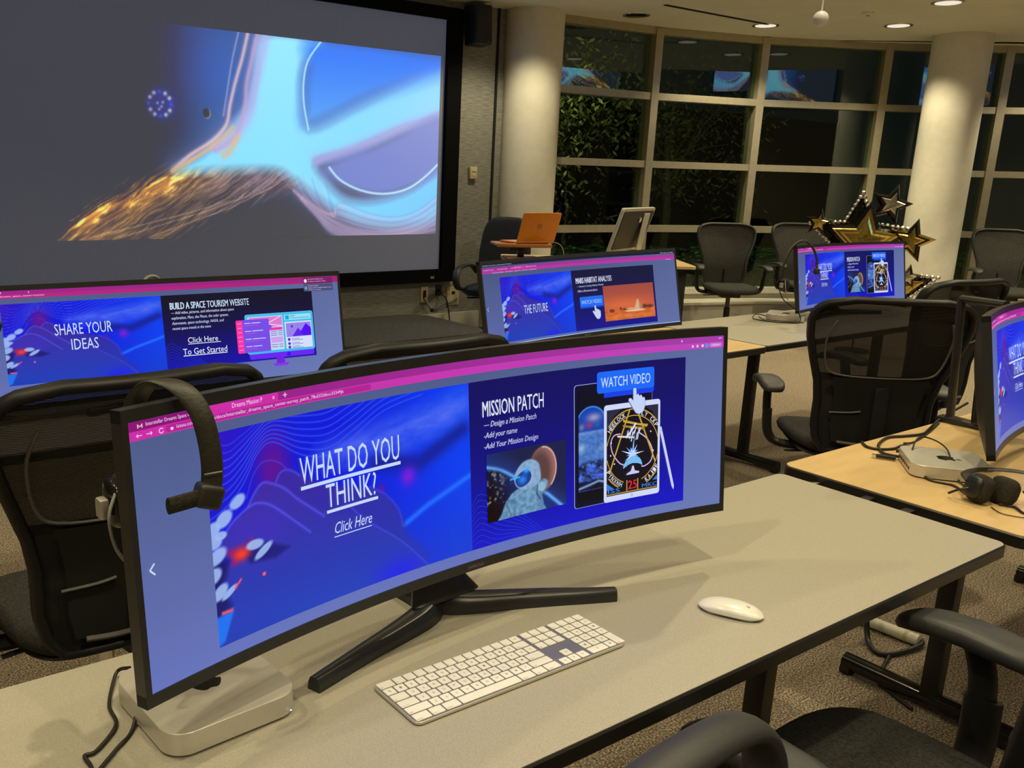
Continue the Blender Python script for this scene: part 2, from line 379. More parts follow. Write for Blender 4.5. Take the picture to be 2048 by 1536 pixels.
MB().lathe([(.0, -.033), (.015, -.033), (.018, -.03)], n=16).obj('grille', K['lift'], t)
t = empty('hanging_microphone', (4.22, 2.69, 2.25), label='small white ball hanging on a thin stem from the ceiling', cat='microphone')
MB().sell((0, 0, 0), (.036, .036, .036), 1, 1).obj('globe', K['globe'], t)
MB().tube([(0, 0, .03), (0, 0, HC-2.25)], .005, smooth=1).obj('stem', K['globe'], t)
# ================================================================== projection screen
ps = empty('projection_screen', (0, YW, 0), label='large projection screen in a black velvet frame showing a glowing space picture', cat='projection screen')
x0, x1, z0, z1 = 1.24, 5.18, .61, 2.83
fr = MB()
fr.box(((x0+x1)/2, -.035, z1+.05), (x1-x0+.32, .07, .10)); fr.box(((x0+x1)/2, -.035, z0-.06), (x1-x0+.32, .07, .12))
fr.box((x0-.08, -.035, (z0+z1)/2), (.16, .07, z1-z0)); fr.box((x1+.08, -.035, (z0+z1)/2), (.16, .07, z1-z0))
fr.obj('frame', K['scrblack'], ps, smooth=False)
MB().box(((x0+x1)/2, -.012, (z0+z1)/2), (x1-x0+.02, .02, z1-z0+.02)).obj('screen_fabric', K['scr'], ps, smooth=False)
MB().rbox((5.07, -.073, .535), (.045, .006, .025), .004).obj('maker_badge', K['greycable'], ps)
# ---------------------------------------------------------------- numpy painting
def S(c): c = np.asarray(c, float)/255; return np.where(c <= .04045, c/12.92, ((c+.055)/1.055)**2.4)
def segd(U, V, P, asp=1, closed=False):
    d = np.full(U.shape, 1e9); T = np.zeros(U.shape); n = len(P); m_ = n if closed else n-1
    for i in range(m_):
        ax, ay = P[i]; bx, by = P[(i+1) % n]; ax *= asp; bx *= asp
        dx, dy = bx-ax, by-ay; q = dx*dx+dy*dy+1e-12; t = np.clip(((U*asp-ax)*dx+(V-ay)*dy)/q, 0, 1)
        e = np.hypot(U*asp-ax-t*dx, V-ay-t*dy); k = e < d; d = np.where(k, e, d); T = np.where(k, (i+t)/m_, T)
    return d, T
def inside(U, V, P):
    r = np.zeros(U.shape, bool); n = len(P)
    for i in range(n):
        ax, ay = P[i]; bx, by = P[(i+1) % n]
        k = ((ay > V) != (by > V)) & (U < (bx-ax)*(V-ay)/((by-ay) or 1e-9)+ax); r ^= k
    return r
def cm(P, n=6, closed=False): return [(p.x, p.y) for p in catmull([(a, b, 0) for a, b in P], n, closed)]
def pmask(U, V, P, soft, asp=1):
    d, _ = segd(U, V, P, asp, True); sd = np.where(inside(U, V, P), d, -d); return np.clip(.5+sd/soft/2, 0, 1)
def smask(U, V, P, w, asp=1, taper=False):
    d, T = segd(U, V, P, asp); w = w*(1-.8*T) if taper else w; return np.exp(-(d/w)**2)
def ell(U, V, cx, cy, rx, ry, soft=.15): d = np.hypot((U-cx)/rx, (V-cy)/ry); return np.clip((1-d)/soft+.5, 0, 1)
def blob(U, V, cx, cy, rx, ry): return np.exp(-((U-cx)/rx)**2-((V-cy)/ry)**2)
def over(I, m_, c): return I*(1-m_[..., None])+np.asarray(c, float)*m_[..., None]
def vnoise(X, Y, seed=0):
    g = np.random.default_rng(seed).random((64, 64)); xi = np.floor(X).astype(int); yi = np.floor(Y).astype(int); fx = X-xi; fy = Y-yi
    fx = fx*fx*(3-2*fx); fy = fy*fy*(3-2*fy); G = lambda a, b: g[(xi+a) % 64, (yi+b) % 64]
    return (G(0, 0)*(1-fx)+G(1, 0)*fx)*(1-fy)+(G(0, 1)*(1-fx)+G(1, 1)*fx)*fy
def fbm(X, Y, seed=0, o=4): return sum(vnoise(X*2**k, Y*2**k, seed+k)/2**(k+1) for k in range(o))*1.07
def uvg(nu, nv): u = np.linspace(0, 1, nu); v = np.linspace(0, 1, nv); return np.meshgrid(u, v)
def space_picture(nu, nv):
    U, V = uvg(nu, nv); A = 2.386
    I = np.zeros((nv, nu, 3))+np.array([0, 0, 0.])
    I = over(I, np.clip((U-.22)/.3, 0, 1)*np.clip((V-.25)/.5, 0, 1)*.9, (26, 62, 122))
    I = over(I, np.clip((U-.12)/.4, 0, 1)*.35, (62, 72, 74))
    I = over(I, blob(U, V, .44, .80, .10, .40)*.8, (30, 92, 190))
    n1 = fbm(U*60-V*22, (V*2.2+U*.8)*4, 3)
    white = cm([(.535, 1.0), (.67, 1.0), (.63, .88), (.622, .73), (.639, .56), (.75, .67), (.885, .82), (1.01, .94), (1.01, .69), (.886, .58), (.75, .45), (.661, .39), (.683, .3), (.736, .2), (.82, .19), (.927, .26), (1.01, .38), (1.01, .11), (.89, .048), (.785, .071), (.71, .14), (.607, .29), (.558, .345), (.441, .338), (.331, .326), (.386, .407), (.443, .52), (.495, .648), (.514, .806)], 4, True)
    blue = cm([(.671, 1.02), (1.02, 1.0), (1.02, .92), (.815, .75), (.642, .57), (.628, .705), (.636, .866)], 4, True)
    # haze round the arms of light
    d, _ = segd(U, V, white, A, True); I = over(I, np.exp(-d/.09)*(U > .2)*.8, (120, 130, 190))
    ca, sa = math.cos(.60), math.sin(.60); X = (U*A*ca+V*sa); Y = (-U*A*sa+V*ca); wob = fbm(X*5, Y*9, 41)*.05
    st_ = fbm(X*5, (Y+wob)*150, 11, 4); st2 = fbm(X*16, (Y+wob)*60, 17, 4); st3 = fbm(X*3, (Y+wob)*40, 19, 3)
    gold = cm([(.345, .335), (.29, .30), (.225, .225), (.15, .13), (.095, .05), (.03, -.01), (.03, -.05), (.27, -.05), (.37, .06), (.47, .155), (.57, .24), (.66, .31), (.60, .35), (.49, .37)], 4, True)
    d_, _ = segd(U, V, gold, A, True); sd = np.where(inside(U, V, gold), d_, -d_); gm = np.clip(sd/.07+.55+(st_-.5)*1.5, 0, 1)*np.clip((U-.0)/.12, .0, 1)
    hot = smask(U, V, [(.36, .335), (.30, .27), (.23, .20), (.13, .09)], .075, A); k_ = np.clip((U-.30)/.22, 0, 1)*(1-hot)
    br = np.clip((st_*.5+st2*.35+st3*.35)*2.1-.55, .22, 1.3)
    gc = (np.array([150, 112, 62.])*(1-hot[..., None])+np.array([228, 150, 44.])*hot[..., None])*(1-k_[..., None])+np.array([150, 124, 134.])*k_[..., None]
    gold_c = gc*br[..., None]+np.array([255, 225, 150.])*(hot*np.clip(st2*3-1.75, 0, .6))[..., None]
    I = I*(1-gm[..., None]*.92)+np.clip(gold_c, 0, 255)*gm[..., None]*.92
    I = over(I, np.clip(sd/.03+1.2, 0, 1)*np.exp(-((sd+.02)/.05)**2)*np.clip(st_*2-.7, 0, 1)*(V > .25)*.5, (190, 120, 60))
    for k in range(9):
        o = k*.016; I = over(I, smask(U, V, cm([(.60+o*.3, .25-o*.6), (.64+o*.2, .17-o*.5), (.70, .09-o*.6), (.77, .035-o*.5), (.86, .02-o*.4), (.95, .06-o*.5), (1.0, .14-o)], 4), .006+.004*(k % 3), A)*.55, (205, 175, 205) if k % 2 else (120, 110, 150))
    lens = cm([(.675, .36), (.74, .43), (.82, .49), (.90, .57), (1.01, .67), (1.01, .38), (.93, .28), (.84, .225), (.76, .25), (.70, .31)], 4, True)
    W = pmask(U, V, white, .035, A)
    wc = np.array([150, 232, 255.])-np.clip(U-.6, 0, 1)[..., None]*np.array([60, 60, 0.])-(1-V)[..., None]*np.array([25, 14, 0.])
    I = I*(1-W[..., None])+wc*W[..., None]
    # lilac band edges
    I = over(I, smask(U, V, cm([(.54, 1.0), (.525, .86), (.51, .72), (.50, .62), (.47, .52), (.42, .45)], 4), .028, A)*.75, (178, 178, 235))
    I = over(I, smask(U, V, cm([(1.0, .675), (.90, .60), (.82, .525), (.74, .455), (.66, .40)], 4), .03, A)*.8, (165, 155, 215))
    B = pmask(U, V, blue, .06, A); bc = np.array([45, 120, 245.])+np.clip((.95-V)*1.6, 0, 1)[..., None]*np.array([70, 70, 0.])
    I = I*(1-B[..., None])+bc*B[..., None]
    for k in range(11):
        o = k*.014; I = over(I, smask(U, V, cm([(.565+.012*k, .335-.004*k), (.60+.010*k, .245-.008*k), (.655+.006*k, .155-.006*k), (.72, .085-.03+o*.9), (.80, .030-.02+o*.8), (.88, .022-.02+o*.7), (.95, .065-.03+o*.8), (1.01, .13-.03+o)], 4), .0035+.0022*(k % 3), A)*(.42 if k % 2 else .30)*np.clip(1.6-V*3, .4, 1), ((225, 190, 215), (150, 130, 175), (205, 170, 190))[k % 3])
    LZ = pmask(U, V, lens, .03, A); I = over(I, LZ, (108, 124, 200)); I = over(I, LZ*np.clip((.72-U)*8, 0, 1)*.4, (60, 66, 110))
    I = over(I, smask(U, V, cm([(.672, 1.0), (.64, .90), (.629, .79), (.630, .68), (.641, .555)], 4), .0045, A), (185, 240, 255))
    I = over(I, smask(U, V, cm([(.694, .366), (.723, .301), (.777, .249), (.84, .230), (.905, .255), (.956, .319), (.999, .40)], 4), .006, A), (190, 238, 255))
    for P_, w0, c_ in ((([(.499, 1.0), (.485, .88), (.468, .76), (.455, .65), (.446, .56), (.415, .48), (.364, .405), (.326, .33)]), .010, (235, 190, 195)),
                       (([(.478, 1.0), (.462, .86), (.450, .72), (.44, .60)]), .005, (150, 150, 200)),
                       (([(.521, 1.0), (.507, .88), (.494, .76), (.49, .66), (.477, .56), (.455, .48), (.42, .43)]), .013, (190, 160, 205)),
                       (([(.46, .55), (.44, .50), (.40, .43), (.35, .36), (.325, .325)]), .010, (232, 178, 120)),
                       (([(.47, .50), (.455, .44), (.44, .41)]), .02, (215, 185, 150))):
        I = over(I, smask(U, V, cm(P_, 4), w0, A)*.85, c_)
    for k in range(7): I = over(I, smask(U, V, [(.12+.03*k, .01), (.30+.03*k, .10+.01*k), (.52+.01*k, .22+.012*k)], .003, A)*.4, (225, 190, 165) if k % 2 else (60, 50, 45))
    # little ring shaped cluster of lights and a small dark moon
    I = over(I, np.clip(1.25-np.hypot((U-.305)/.036, (V-.637)/.085), 0, 1)*.55, (48, 38, 215))
    for k in range(12):
        a = k*PI/6; I = over(I, blob(U, V, .305+.023*math.cos(a), .637+.056*math.sin(a), .0042, .010), (215, 215, 245) if k % 3 else (60, 80, 255))
    for a, b in ((.300, .64), (.308, .625), (.303, .612), (.311, .645)): I = over(I, blob(U, V, a, b, .003, .007)*.9, (190, 190, 230))
    I = over(I, ell(U, V, .404, .605, .0085, .024, .2), (120, 124, 118)); I = over(I, ell(U, V, .402, .609, .0075, .022, .2), (28, 30, 34))
    # the light is projected: it fades out into the unlit cloth on the left
    lin_ = S(I)-.030*np.array([1, .95, .9]); fade = np.clip((U-.0)/.06, 0, 1); fade = np.where(V > .30, np.clip((U-.20)/.16, 0, 1), fade)
    return np.clip(lin_, 0, 1)*fade[..., None]+np.array([.034, .040, .062])
def color_mesh(name, rows, cols_lin, mt, parent, **k):
    """rows: nv x nu positions; cols_lin: nv x nu x 3 linear colours at vertices"""
    nv, nu = cols_lin.shape[:2]; me = bpy.data.meshes.new(name); V = np.asarray(rows, float).reshape(-1, 3)
    i = np.arange(nv-1)[:, None]*nu+np.arange(nu-1)[None]; F = np.stack([i, i+1, i+nu+1, i+nu], -1).reshape(-1, 4)
    me.vertices.add(len(V)); me.vertices.foreach_set('co', V.astype(np.float32).ravel())
    me.loops.add(F.size); me.loops.foreach_set('vertex_index', F.astype(np.int32).ravel())
    me.polygons.add(len(F)); me.polygons.foreach_set('loop_start', (np.arange(len(F))*4).astype(np.int32)); me.update(calc_edges=True)
    a = me.color_attributes.new('Col', 'FLOAT_COLOR', 'POINT'); c = np.concatenate([cols_lin.reshape(-1, 3), np.ones((len(V), 1))], 1)
    a.data.foreach_set('color', c.astype(np.float32).ravel()); me.materials.append(mt)
    o = bpy.data.objects.new(name, me); C.objects.link(o); o.parent = parent; return tag(o, **k)
nu, nv = 440, 186; U, V = uvg(nu, nv)
color_mesh('projected_picture', np.stack([1.36+3.77*U, np.full_like(U, -.0235), .94+1.58*V], -1), space_picture(nu, nv), K['projpix'], ps)
K['projpix'].node_tree.nodes['Principled BSDF'].inputs['Emission Strength'].default_value = 1.0
#@@PART2
# ================================================================== desks
def desk(x0, x1, y0, y1, top, label, legs=True, rnd=.02, feet=(.22, .26)):
    cx, cy = (x0+x1)/2, (y0+y1)/2; lx, ly = x1-x0, y1-y0
    t = empty('desk', (cx, cy, 0), label=label, cat='desk', group='long training desks')
    MB().slab(0, 0, lx, ly, rnd, .709, .7385, ch=.003).obj('edge_band', K['edge'], t)
    MB().slab(0, 0, lx-.006, ly-.006, rnd, .738, .740).obj('tabletop', top, t)
    MB().box((0, 0, .694), (lx-.75, .05, .03)).obj('beam', K['steel'], t, smooth=False)
    for s in (-1, 1):
        X = s*(lx/2-.42)
        l = MB().rbox((X, 0, .365), (.045, .05, .66), .006, 2).obj('leg', K['steel'], t)
        MB().rbox((X, 0, .70), (.06, ly*.8, .02), .004, 2).obj('bracket', K['steel'], l)
        f = MB(); f.tube([(X, -feet[0], .038), (X, feet[1], .038)], .026, 14, smooth=1)
        f.obj('foot', K['gloss'], l)
        for yy in (-feet[0]+.012, feet[1]-.012): MB().rbox((X, yy, .016), (.05, .035, .032), .008, 2).obj('glide', K['black'], l)
    return t
desk(.02, 2.108, .737, 1.293, K['lam'], 'grey laminate desk with the big front monitor, white keyboard and mouse')
desk(2.178, 4.25, .72, 1.337, K['maple'], 'maple laminate desk with tangled cables and a headset on it', rnd=.03)
desk(-.2, 1.62, 2.45, 3.06, K['lam'], 'desk under the space tourism monitor, mostly hidden by the task chairs')
desk(1.66, 3.765, 2.45, 3.06, K['maple'], 'maple desk under the monitor with the orange desert picture', rnd=.03)
desk(3.772, 5.85, 2.465, 3.15, K['lam'], 'grey laminate desk carrying the farthest monitor and its mini computer')
# hardware in the gap between the two front desks
for k, (yy, zz) in enumerate(((1.22, .722), (1.08, .722), (.98, .722))):
    tag(MB().rbox((2.145, yy, zz), (.06, .025, .012), .003, 2).obj('desk_connector', K['chrome'] if k == 0 else K['steel'], None),
        ['small bright metal clip bridging the gap between grey and maple desk', 'dark metal clip in the desk gap, behind the middle of the maple end',
         'dark metal clip in the desk gap, nearest the front edge'][k], 'clip', 'clips joining the front desks')
# ================================================================== monitors
MW, MH, MR = 1.196, .365, 1.8
class Mon:
    def __init__(s, zb, tilt, R=1.8, roll=0): s.zb = zb-.74; s.t = tilt; s.R = R; s.roll = roll
    def P(s, a, h, off=0):
        MR = s.R; h = h+s.roll*a; an = a/MR; return ((MR-off)*math.sin(an), -MR+(MR-off)*math.cos(an)+h*math.sin(s.t), s.zb+h*math.cos(s.t)+off*math.sin(s.t))
    def rows(s, S_, H_, off):
        MR = s.R; H_ = H_+s.roll*S_; an = S_/MR; return np.stack([(MR-off)*np.sin(an), -MR+(MR-off)*np.cos(an)+H_*math.sin(s.t), s.zb+H_*math.cos(s.t)+off*math.sin(s.t)], -1)
    def shbox(s, mb, s0, s1, h0, h1, o0, o1, n):
        vs = []; fs = []
        for i in range(n+1):
            a = s0+(s1-s0)*i/n
            for h, o in ((h0, o1), (h1, o1), (h1, o0), (h0, o0)): vs.append(s.P(a, h, o))
        for i in range(n):
            for j in range(4): fs.append((i*4+j, i*4+(j+1) % 4, (i+1)*4+(j+1) % 4, (i+1)*4+j))
        fs += [(0, 1, 2, 3), (n*4, n*4+3, n*4+2, n*4+1)]; mb.add(vs, fs)
_tc = {}
def textmesh(body, bold=0.0):
    if (body, bold) in _tc: return _tc[(body, bold)]
    cu = bpy.data.curves.new('t', 'FONT'); cu.body = body; cu.size = 1; cu.resolution_u = 2; cu.offset = bold
    o = bpy.data.objects.new('t', cu); C.objects.link(o); dg = bpy.context.evaluated_depsgraph_get(); me = bpy.data.meshes.new_from_object(o.evaluated_get(dg))
    V = [(v.co.x, v.co.y) for v in me.vertices]; F = [tuple(p.vertices) for p in me.polygons]
    bpy.data.objects.remove(o); bpy.data.curves.remove(cu); bpy.data.meshes.remove(me); _tc[(body, bold)] = (V, F); return V, F
def warp(x):
    return -.485+(x+.48)*.967 if x < .016 else -.0055+(x-.016)*1.030
class Art:
    def __init__(s): s.v = []; s.f = []; s.c = []
    def poly(s, P, col, lay=1):
        b = len(s.v); s.v += [(x, y, lay) for x, y in P]; c = tuple(S(col)); s.c += [c]*len(P); s.f.append(tuple(range(b, b+len(P))))
    def rect(s, x0, y0, x1, y1, c, lay=1, c2=None):
        n = max(1, int(abs(x1-x0)/.025)); b = len(s.v)
        for i in range(n+1):
            t = i/n; x = x0+(x1-x0)*t; cc = tuple(S(np.array(c)*(1-t)+np.array(c2 if c2 is not None else c)*t)); s.v += [(x, y0, lay), (x, y1, lay)]; s.c += [cc, cc]
        s.f += [(b+2*i, b+2*i+2, b+2*i+3, b+2*i+1) for i in range(n)]
    def rrect(s, x0, y0, x1, y1, r, col, lay=1):
        P = []
        for cx, cy, a0 in ((x1-r, y1-r, 0), (x0+r, y1-r, 90), (x0+r, y0+r, 180), (x1-r, y0+r, 270)):
            for k in range(5): a = math.radians(a0+22.5*k); P.append((cx+r*math.cos(a), cy+r*math.sin(a)))
        s.poly(P, col, lay)
    def ell(s, cx, cy, rx, ry, col, lay=1, n=20): s.poly([(cx+rx*math.cos(2*PI*k/n), cy+ry*math.sin(2*PI*k/n)) for k in range(n)], col, lay)
    def line(s, P, w_, col, lay=1, n=5):
        P = cm(P, n) if n > 1 else P
        for (ax, ay), (bx, by) in zip(P[:-1], P[1:]):
            d = math.hypot(bx-ax, by-ay) or 1; ox, oy = -(by-ay)/d*w_/2, (bx-ax)/d*w_/2
            s.poly([(ax-ox, ay-oy), (bx-ox, by-oy), (bx+ox, by+oy), (ax+ox, ay+oy)], col, lay)
    def text(s, body, x0, y0, w_, h_, col, lay=3, shear=0, bold=0.0, rot=0, center=None):
        if bold:
            d_ = h_*bold*2.2; s.text(body, x0, y0, w_, h_, col, lay, shear, 0, rot); x0 += d_; w_ -= d_
        V, F = textmesh(body, 0)
        if not V: return
        xs = [v[0] for v in V]; ys = [v[1] for v in V]; sx = w_/(max(xs)-min(xs)); sy = h_/(max(ys)-min(ys)); mx, my = min(xs), min(ys)
        b = len(s.v); c = tuple(S(col)); cr_, sr_ = math.cos(rot), math.sin(rot)
        for x, y in V:
            X = (x-mx)*sx; Y = (y-my)*sy; X += Y*shear
            if rot: X, Y = (X-w_/2)*cr_-(Y-h_/2)*sr_+w_/2, (X-w_/2)*sr_+(Y-h_/2)*cr_+h_/2
            s.v.append((x0+X, y0+Y, lay)); s.c.append(c)
        s.f += [tuple(i+b for i in f) for f in F]
    def affine(s, i0, sx, ox, sy, oy, i1=None): s.v[i0:i1] = [(x*sx+ox, y*sy+oy, l) for x, y, l in s.v[i0:i1]]
    def build(s, name, mon, parent, mt=None, **k):
        me = bpy.data.meshes.new(name); me.from_pydata(s.v, [], s.f); me.update()
        a = me.color_attributes.new('Col', 'FLOAT_COLOR', 'POINT'); c = np.concatenate([np.array(s.c), np.ones((len(s.c), 1))], 1)
        a.data.foreach_set('color', c.astype(np.float32).ravel()); b = bmesh.new(); b.from_mesh(me)
        x = -.58
        while x < .59:   # cut wide shapes so that they follow the curve of the panel
            ed = {e for e in b.edges if (e.verts[0].co.x-x)*(e.verts[1].co.x-x) < -1e-10}
            if ed:
                fs = {f for e in ed for f in e.link_faces}
                bmesh.ops.bisect_plane(b, geom=list(ed)+list(fs)+list({v for f in fs for v in f.verts}), plane_co=(x, 0, 0), plane_no=(1, 0, 0), dist=1e-7)
            x += .02
        for v in b.verts: v.co = mon.P(v.co.x, v.co.y, .0006+.0005*v.co.z)
        b.to_mesh(me); b.free(); me.materials.append(mt or K['screenpix'])
        o = bpy.data.objects.new(name, me); C.objects.link(o); o.parent = parent; return tag(o, **k)
def left_slide(nu, nv):
    U, V = uvg(nu, nv); A = 1.78
    I = np.zeros((nv, nu, 3))+np.array([8, 22, 215.])
    I = over(I, np.clip((U-.45)/.5, 0, 1)*.9, (0, 66, 240)); I = over(I, np.clip(.22-U, 0, 1)*3.2*np.clip(V-.45, 0, 1)*1.8, (78, 6, 175))
    I = over(I, np.clip((.5-V)*2, 0, 1)*.55, (30, 58, 190)); I = over(I, blob(U, V, .22, .82, .06, .16)*.85, (92, 10, 150)); I = over(I, blob(U, V, .215, .74, .05, .10)*.6, (105, 14, 135))
    cl = cm([(.38, .80), (.54, .85), (.71, .88), (.89, .93), (1.0, .95), (1.0, .82), (.86, .74), (.745, .70), (.64, .68), (.50, .69), (.40, .72)], 4, True)
    n = fbm(U*16+V*8, V*26-U*10, 5); I = over(I, pmask(U, V, cl, .06, A)*(.35+.75*n), (78, 104, 240))
    I = over(I, smask(U, V, [(.60, .66), (.78, .60), (.97, .74)], .05, A)*.75, (16, 24, 130))
    I = over(I, smask(U, V, [(.70, .27), (.81, .35), (.90, .40), (1.0, .46)], .018, A)*.9, (30, 110, 255))
    I = over(I, blob(U, V, .73, .542, .032, .055), (120, 26, 215)); I = over(I, blob(U, V, .617, .51, .02, .03)*.7, (110, 20, 150))
    hand3 = cm([(.222, .66), (.225, .706), (.243, .738), (.263, .745), (.29, .73), (.33, .69), (.41, .61), (.55, .545), (.63, .48), (.69, .36), (.72, .22), (.80, .0), (.3, .0), (.2, .4)], 3, True)
    body = cm([(.02, .44), (.035, .505), (.07, .565), (.12, .615), (.148, .672), (.177, .712), (.207, .70), (.26, .655), (.33, .55), (.42, .46), (.52, .40), (.62, .28), (.72, .14), (.80, .0), (.86, -.2), (0, -.2), (-.05, .2), (.02, .34), (.05, .378), (.10, .38), (.06, .40)], 3, True)
    g = np.clip(V/.7, 0, 1)[..., None]; hc = np.array([30, 62, 185.])*(1-g)+np.array([62, 40, 160.])*g
    m3 = pmask(U, V, hand3, .018, A)[..., None]; I = I*(1-m3)+(hc*.92+np.array([0, 0, 12.]))*m3
    mb = pmask(U, V, body, .014, A)[..., None]; I = I*(1-mb)+hc*mb
    I = over(I, blob(U, V, .68, .0, .10, .10)*.9, (28, 30, 235)); I = over(I, np.clip(.10-V, 0, 1)*8*np.clip(.35-U, 0, 1)*2, (22, 56, 170))
    fing = cm([(.03, .50), (.065, .561), (.113, .607), (.149, .624), (.185, .61), (.219, .573), (.277, .488), (.337, .397)], 4)
    I = over(I, smask(U, V, [(.10, .50), (.20, .50)], .10, A)*.4, (70, 44, 200))
    for P_, w_, a_ in ((fing, .010, .75), (cm([(.125, .618), (.149, .673), (.177, .712), (.207, .70), (.253, .656), (.294, .59), (.336, .532), (.391, .457)], 4), .010, .7),
                       (cm([(.225, .70), (.242, .738), (.263, .744), (.287, .728), (.311, .697)], 4), .009, .6), (cm([(.497, .456), (.561, .352), (.662, .229), (.73, .129), (.8, .005)], 4), .008, .45), (cm([(.567, .54), (.634, .475), (.687, .366), (.70, .27)], 4), .010, .4)):
        I = over(I, smask(U, V, P_, w_*.7, A)*a_, (84, 84, 240))
    dark = [(-.01, .42), (.05, .40), (.04, .33), (.02, .28), (.05, .18), (-.01, .12)]
    I = over(I, pmask(U, V, dark, .02, A), (22, 22, 105)); I = over(I, pmask(U, V, [(.10, .40), (.14, .45), (.26, .36), (.21, .33), (.12, .345)], .012, A)*.8, (24, 22, 110))
    I = over(I, pmask(U, V, cm([(.048, .44), (.062, .40), (.06, .365), (.09, .38), (.12, .40), (.13, .46), (.10, .44)], 4, True), .02, A), (150, 24, 110)); I = over(I, blob(U, V, .093, .405, .026, .030)*1.0, (245, 62, 32))
    for x, y, rx, ry, r in ((.044, .597, .030, .035, .5), (.008, .562, .022, .035, .5), (.002, .50, .03, .032, 0), (.012, .432, .035, .035, .4), (-.004, .345, .03, .035, .4), (.140, .429, .030, .024, 0), (.168, .386, .036, .020, .5), (.091, .66, .028, .03, .4), (.03, .525, .02, .02, 0), (.015, .26, .03, .03, .6), (.045, .245, .03, .016, .5)):
        c_, s_ = math.cos(r), math.sin(r); X = ((U-x)*c_+(V-y)*s_/A); Y = (-(U-x)*s_*A+(V-y)*c_); I = over(I, ell(U*0+X, Y, 0, 0, rx, ry, .35)*.92, (158, 186, 238))
    I = over(I, smask(U, V, [(.065, .255), (.085, .285)], .006, A), (245, 90, 90)); I = over(I, ell(U, V, .165, .27, .006, .010), (240, 90, 110))
    I = over(I, pmask(U, V, [(-.01, .145), (.055, .15), (.02, .02), (-.01, .0)], .008, A), (24, 112, 240)); I = over(I, pmask(U, V, [(.015, .165), (.055, .163), (.05, .148), (.015, .15)], .006, A), (235, 90, 110))
    for k in range(9):
        P_ = cm([(-.02, .60+.04*k+.012*k), (.06, .655+.035*k), (.115, .735+.028*k), (.17, .86+.018*k), (.225, .895+.02*k), (.32, .80+.032*k), (.42, .765+.036*k), (.52, .83+.034*k), (.64, .93+.03*k), (.8, .98+.03*k)], 5)
        I = over(I, smask(U, V, P_, .0035, A)*(.75 if k < 7 else .5), (52, 92, 250))
    I = over(I, smask(U, V, cm([(.122, .66), (.145, .75), (.175, .805), (.206, .812), (.24, .79), (.264, .75)], 5), .003, A)*.7, (60, 80, 240))
    return np.clip(S(np.clip(I, 0, 255)), 0, 1)
def astronaut(nu, nv):
    U, V = uvg(nu, nv); A = 1.5; I = np.zeros((nv, nu, 3))+np.array([24, 30, 72.]); n = fbm(U*12, V*9, 8); n2 = fbm(U*30, V*24, 9)
    I = over(I, np.clip(1-abs(V-(.72-.9*U**1.2))/.45, 0, 1)*.75, (30, 70, 170))
    earth = pmask(U, V, [(-.05, .80), (.15, .73), (.40, .52), (.72, .26), (1.05, -.12), (-.05, -.2)], .03, A); I = over(I, earth, (22, 46, 120))
    I = over(I, smask(U, V, cm([(-.02, .82), (.17, .73), (.35, .58), (.71, .27), (.84, .12), (1.0, -.08)], 5), .03, A)*.95, (105, 175, 250))
    I = over(I, earth*np.clip(.42-U+(.55-V)*.35, 0, 1)*3, (16, 12, 40)); I = over(I, earth*np.clip((.34-U)*5, 0, 1)*np.clip(n2*3-1.55, 0, 1)*(V > .25), (150, 165, 150))
    I = over(I, ell(U, V, .70, .62, .175, .34, .06), (150, 100, 96)); I = over(I, ell(U, V, .655, .58, .15, .32, .5)*.75, (70, 50, 52)); I = over(I, smask(U, V, [(.70+.17*math.cos(a/10), .62+.33*math.sin(a/10)) for a in range(-9, 17)], .012, A)*.9, (232, 190, 180))
    bd = cm([(.16, -.05), (.18, .10), (.235, .25), (.33, .37), (.42, .40), (.55, .40), (.63, .40), (.70, .47), (.76, .42), (.75, .33), (.69, .24), (.71, .08), (.70, -.05)], 4, True)
    I = over(I, pmask(U, V, bd, .012, A), (88, 130, 168)); I = over(I, pmask(U, V, bd, .012, A)*np.clip(n2*2.6-1.0, 0, 1)*.55, (150, 196, 225)); I = over(I, pmask(U, V, bd, .012, A)*np.clip(1.1-n*2.6, 0, 1)*.8, (28, 46, 84))
    hl = cm([(.335, .55), (.37, .68), (.45, .78), (.55, .80), (.64, .73), (.67, .58), (.66, .44), (.55, .37), (.42, .38)], 4, True); I = over(I, pmask(U, V, hl, .012, A), (138, 172, 208)); I = over(I, pmask(U, V, hl, .012, A)*np.clip(n2*2-.8, 0, 1)*.6, (90, 120, 165))
    vs = cm([(.35, .54), (.40, .62), (.47, .655), (.54, .62), (.55, .52), (.50, .44), (.42, .41), (.37, .45)], 4, True); I = over(I, smask(U, V, vs+[vs[0]], .014, A), (200, 220, 240)); I = over(I, pmask(U, V, vs, .012, A), (16, 44, 120)); I = over(I, blob(U, V, .44, .52, .06, .07), (40, 130, 240)); I = over(I, blob(U, V, .49, .64, .04, .04), (40, 150, 255))
    I = over(I, smask(U, V, [(.29, .56), (.40, .57)], .014, A), (60, 180, 255)); I = over(I, smask(U, V, [(.28, .36), (.24, .2), (.3, .0)], .012, A)*.5, (40, 66, 100)); I = over(I, ell(U, V, .68, .36, .06, .07, .3)*.6, (165, 205, 225)); I = over(I, smask(U, V, [(.63, .38), (.62, .26), (.66, .18)], .014, A)*.8, (36, 56, 96))
    I = over(I, pmask(U, V, [(.49, .34), (.54, .36), (.55, .25), (.50, .24)], .01, A)*.7, (120, 165, 195))
    return S(np.clip(I, 0, 255))
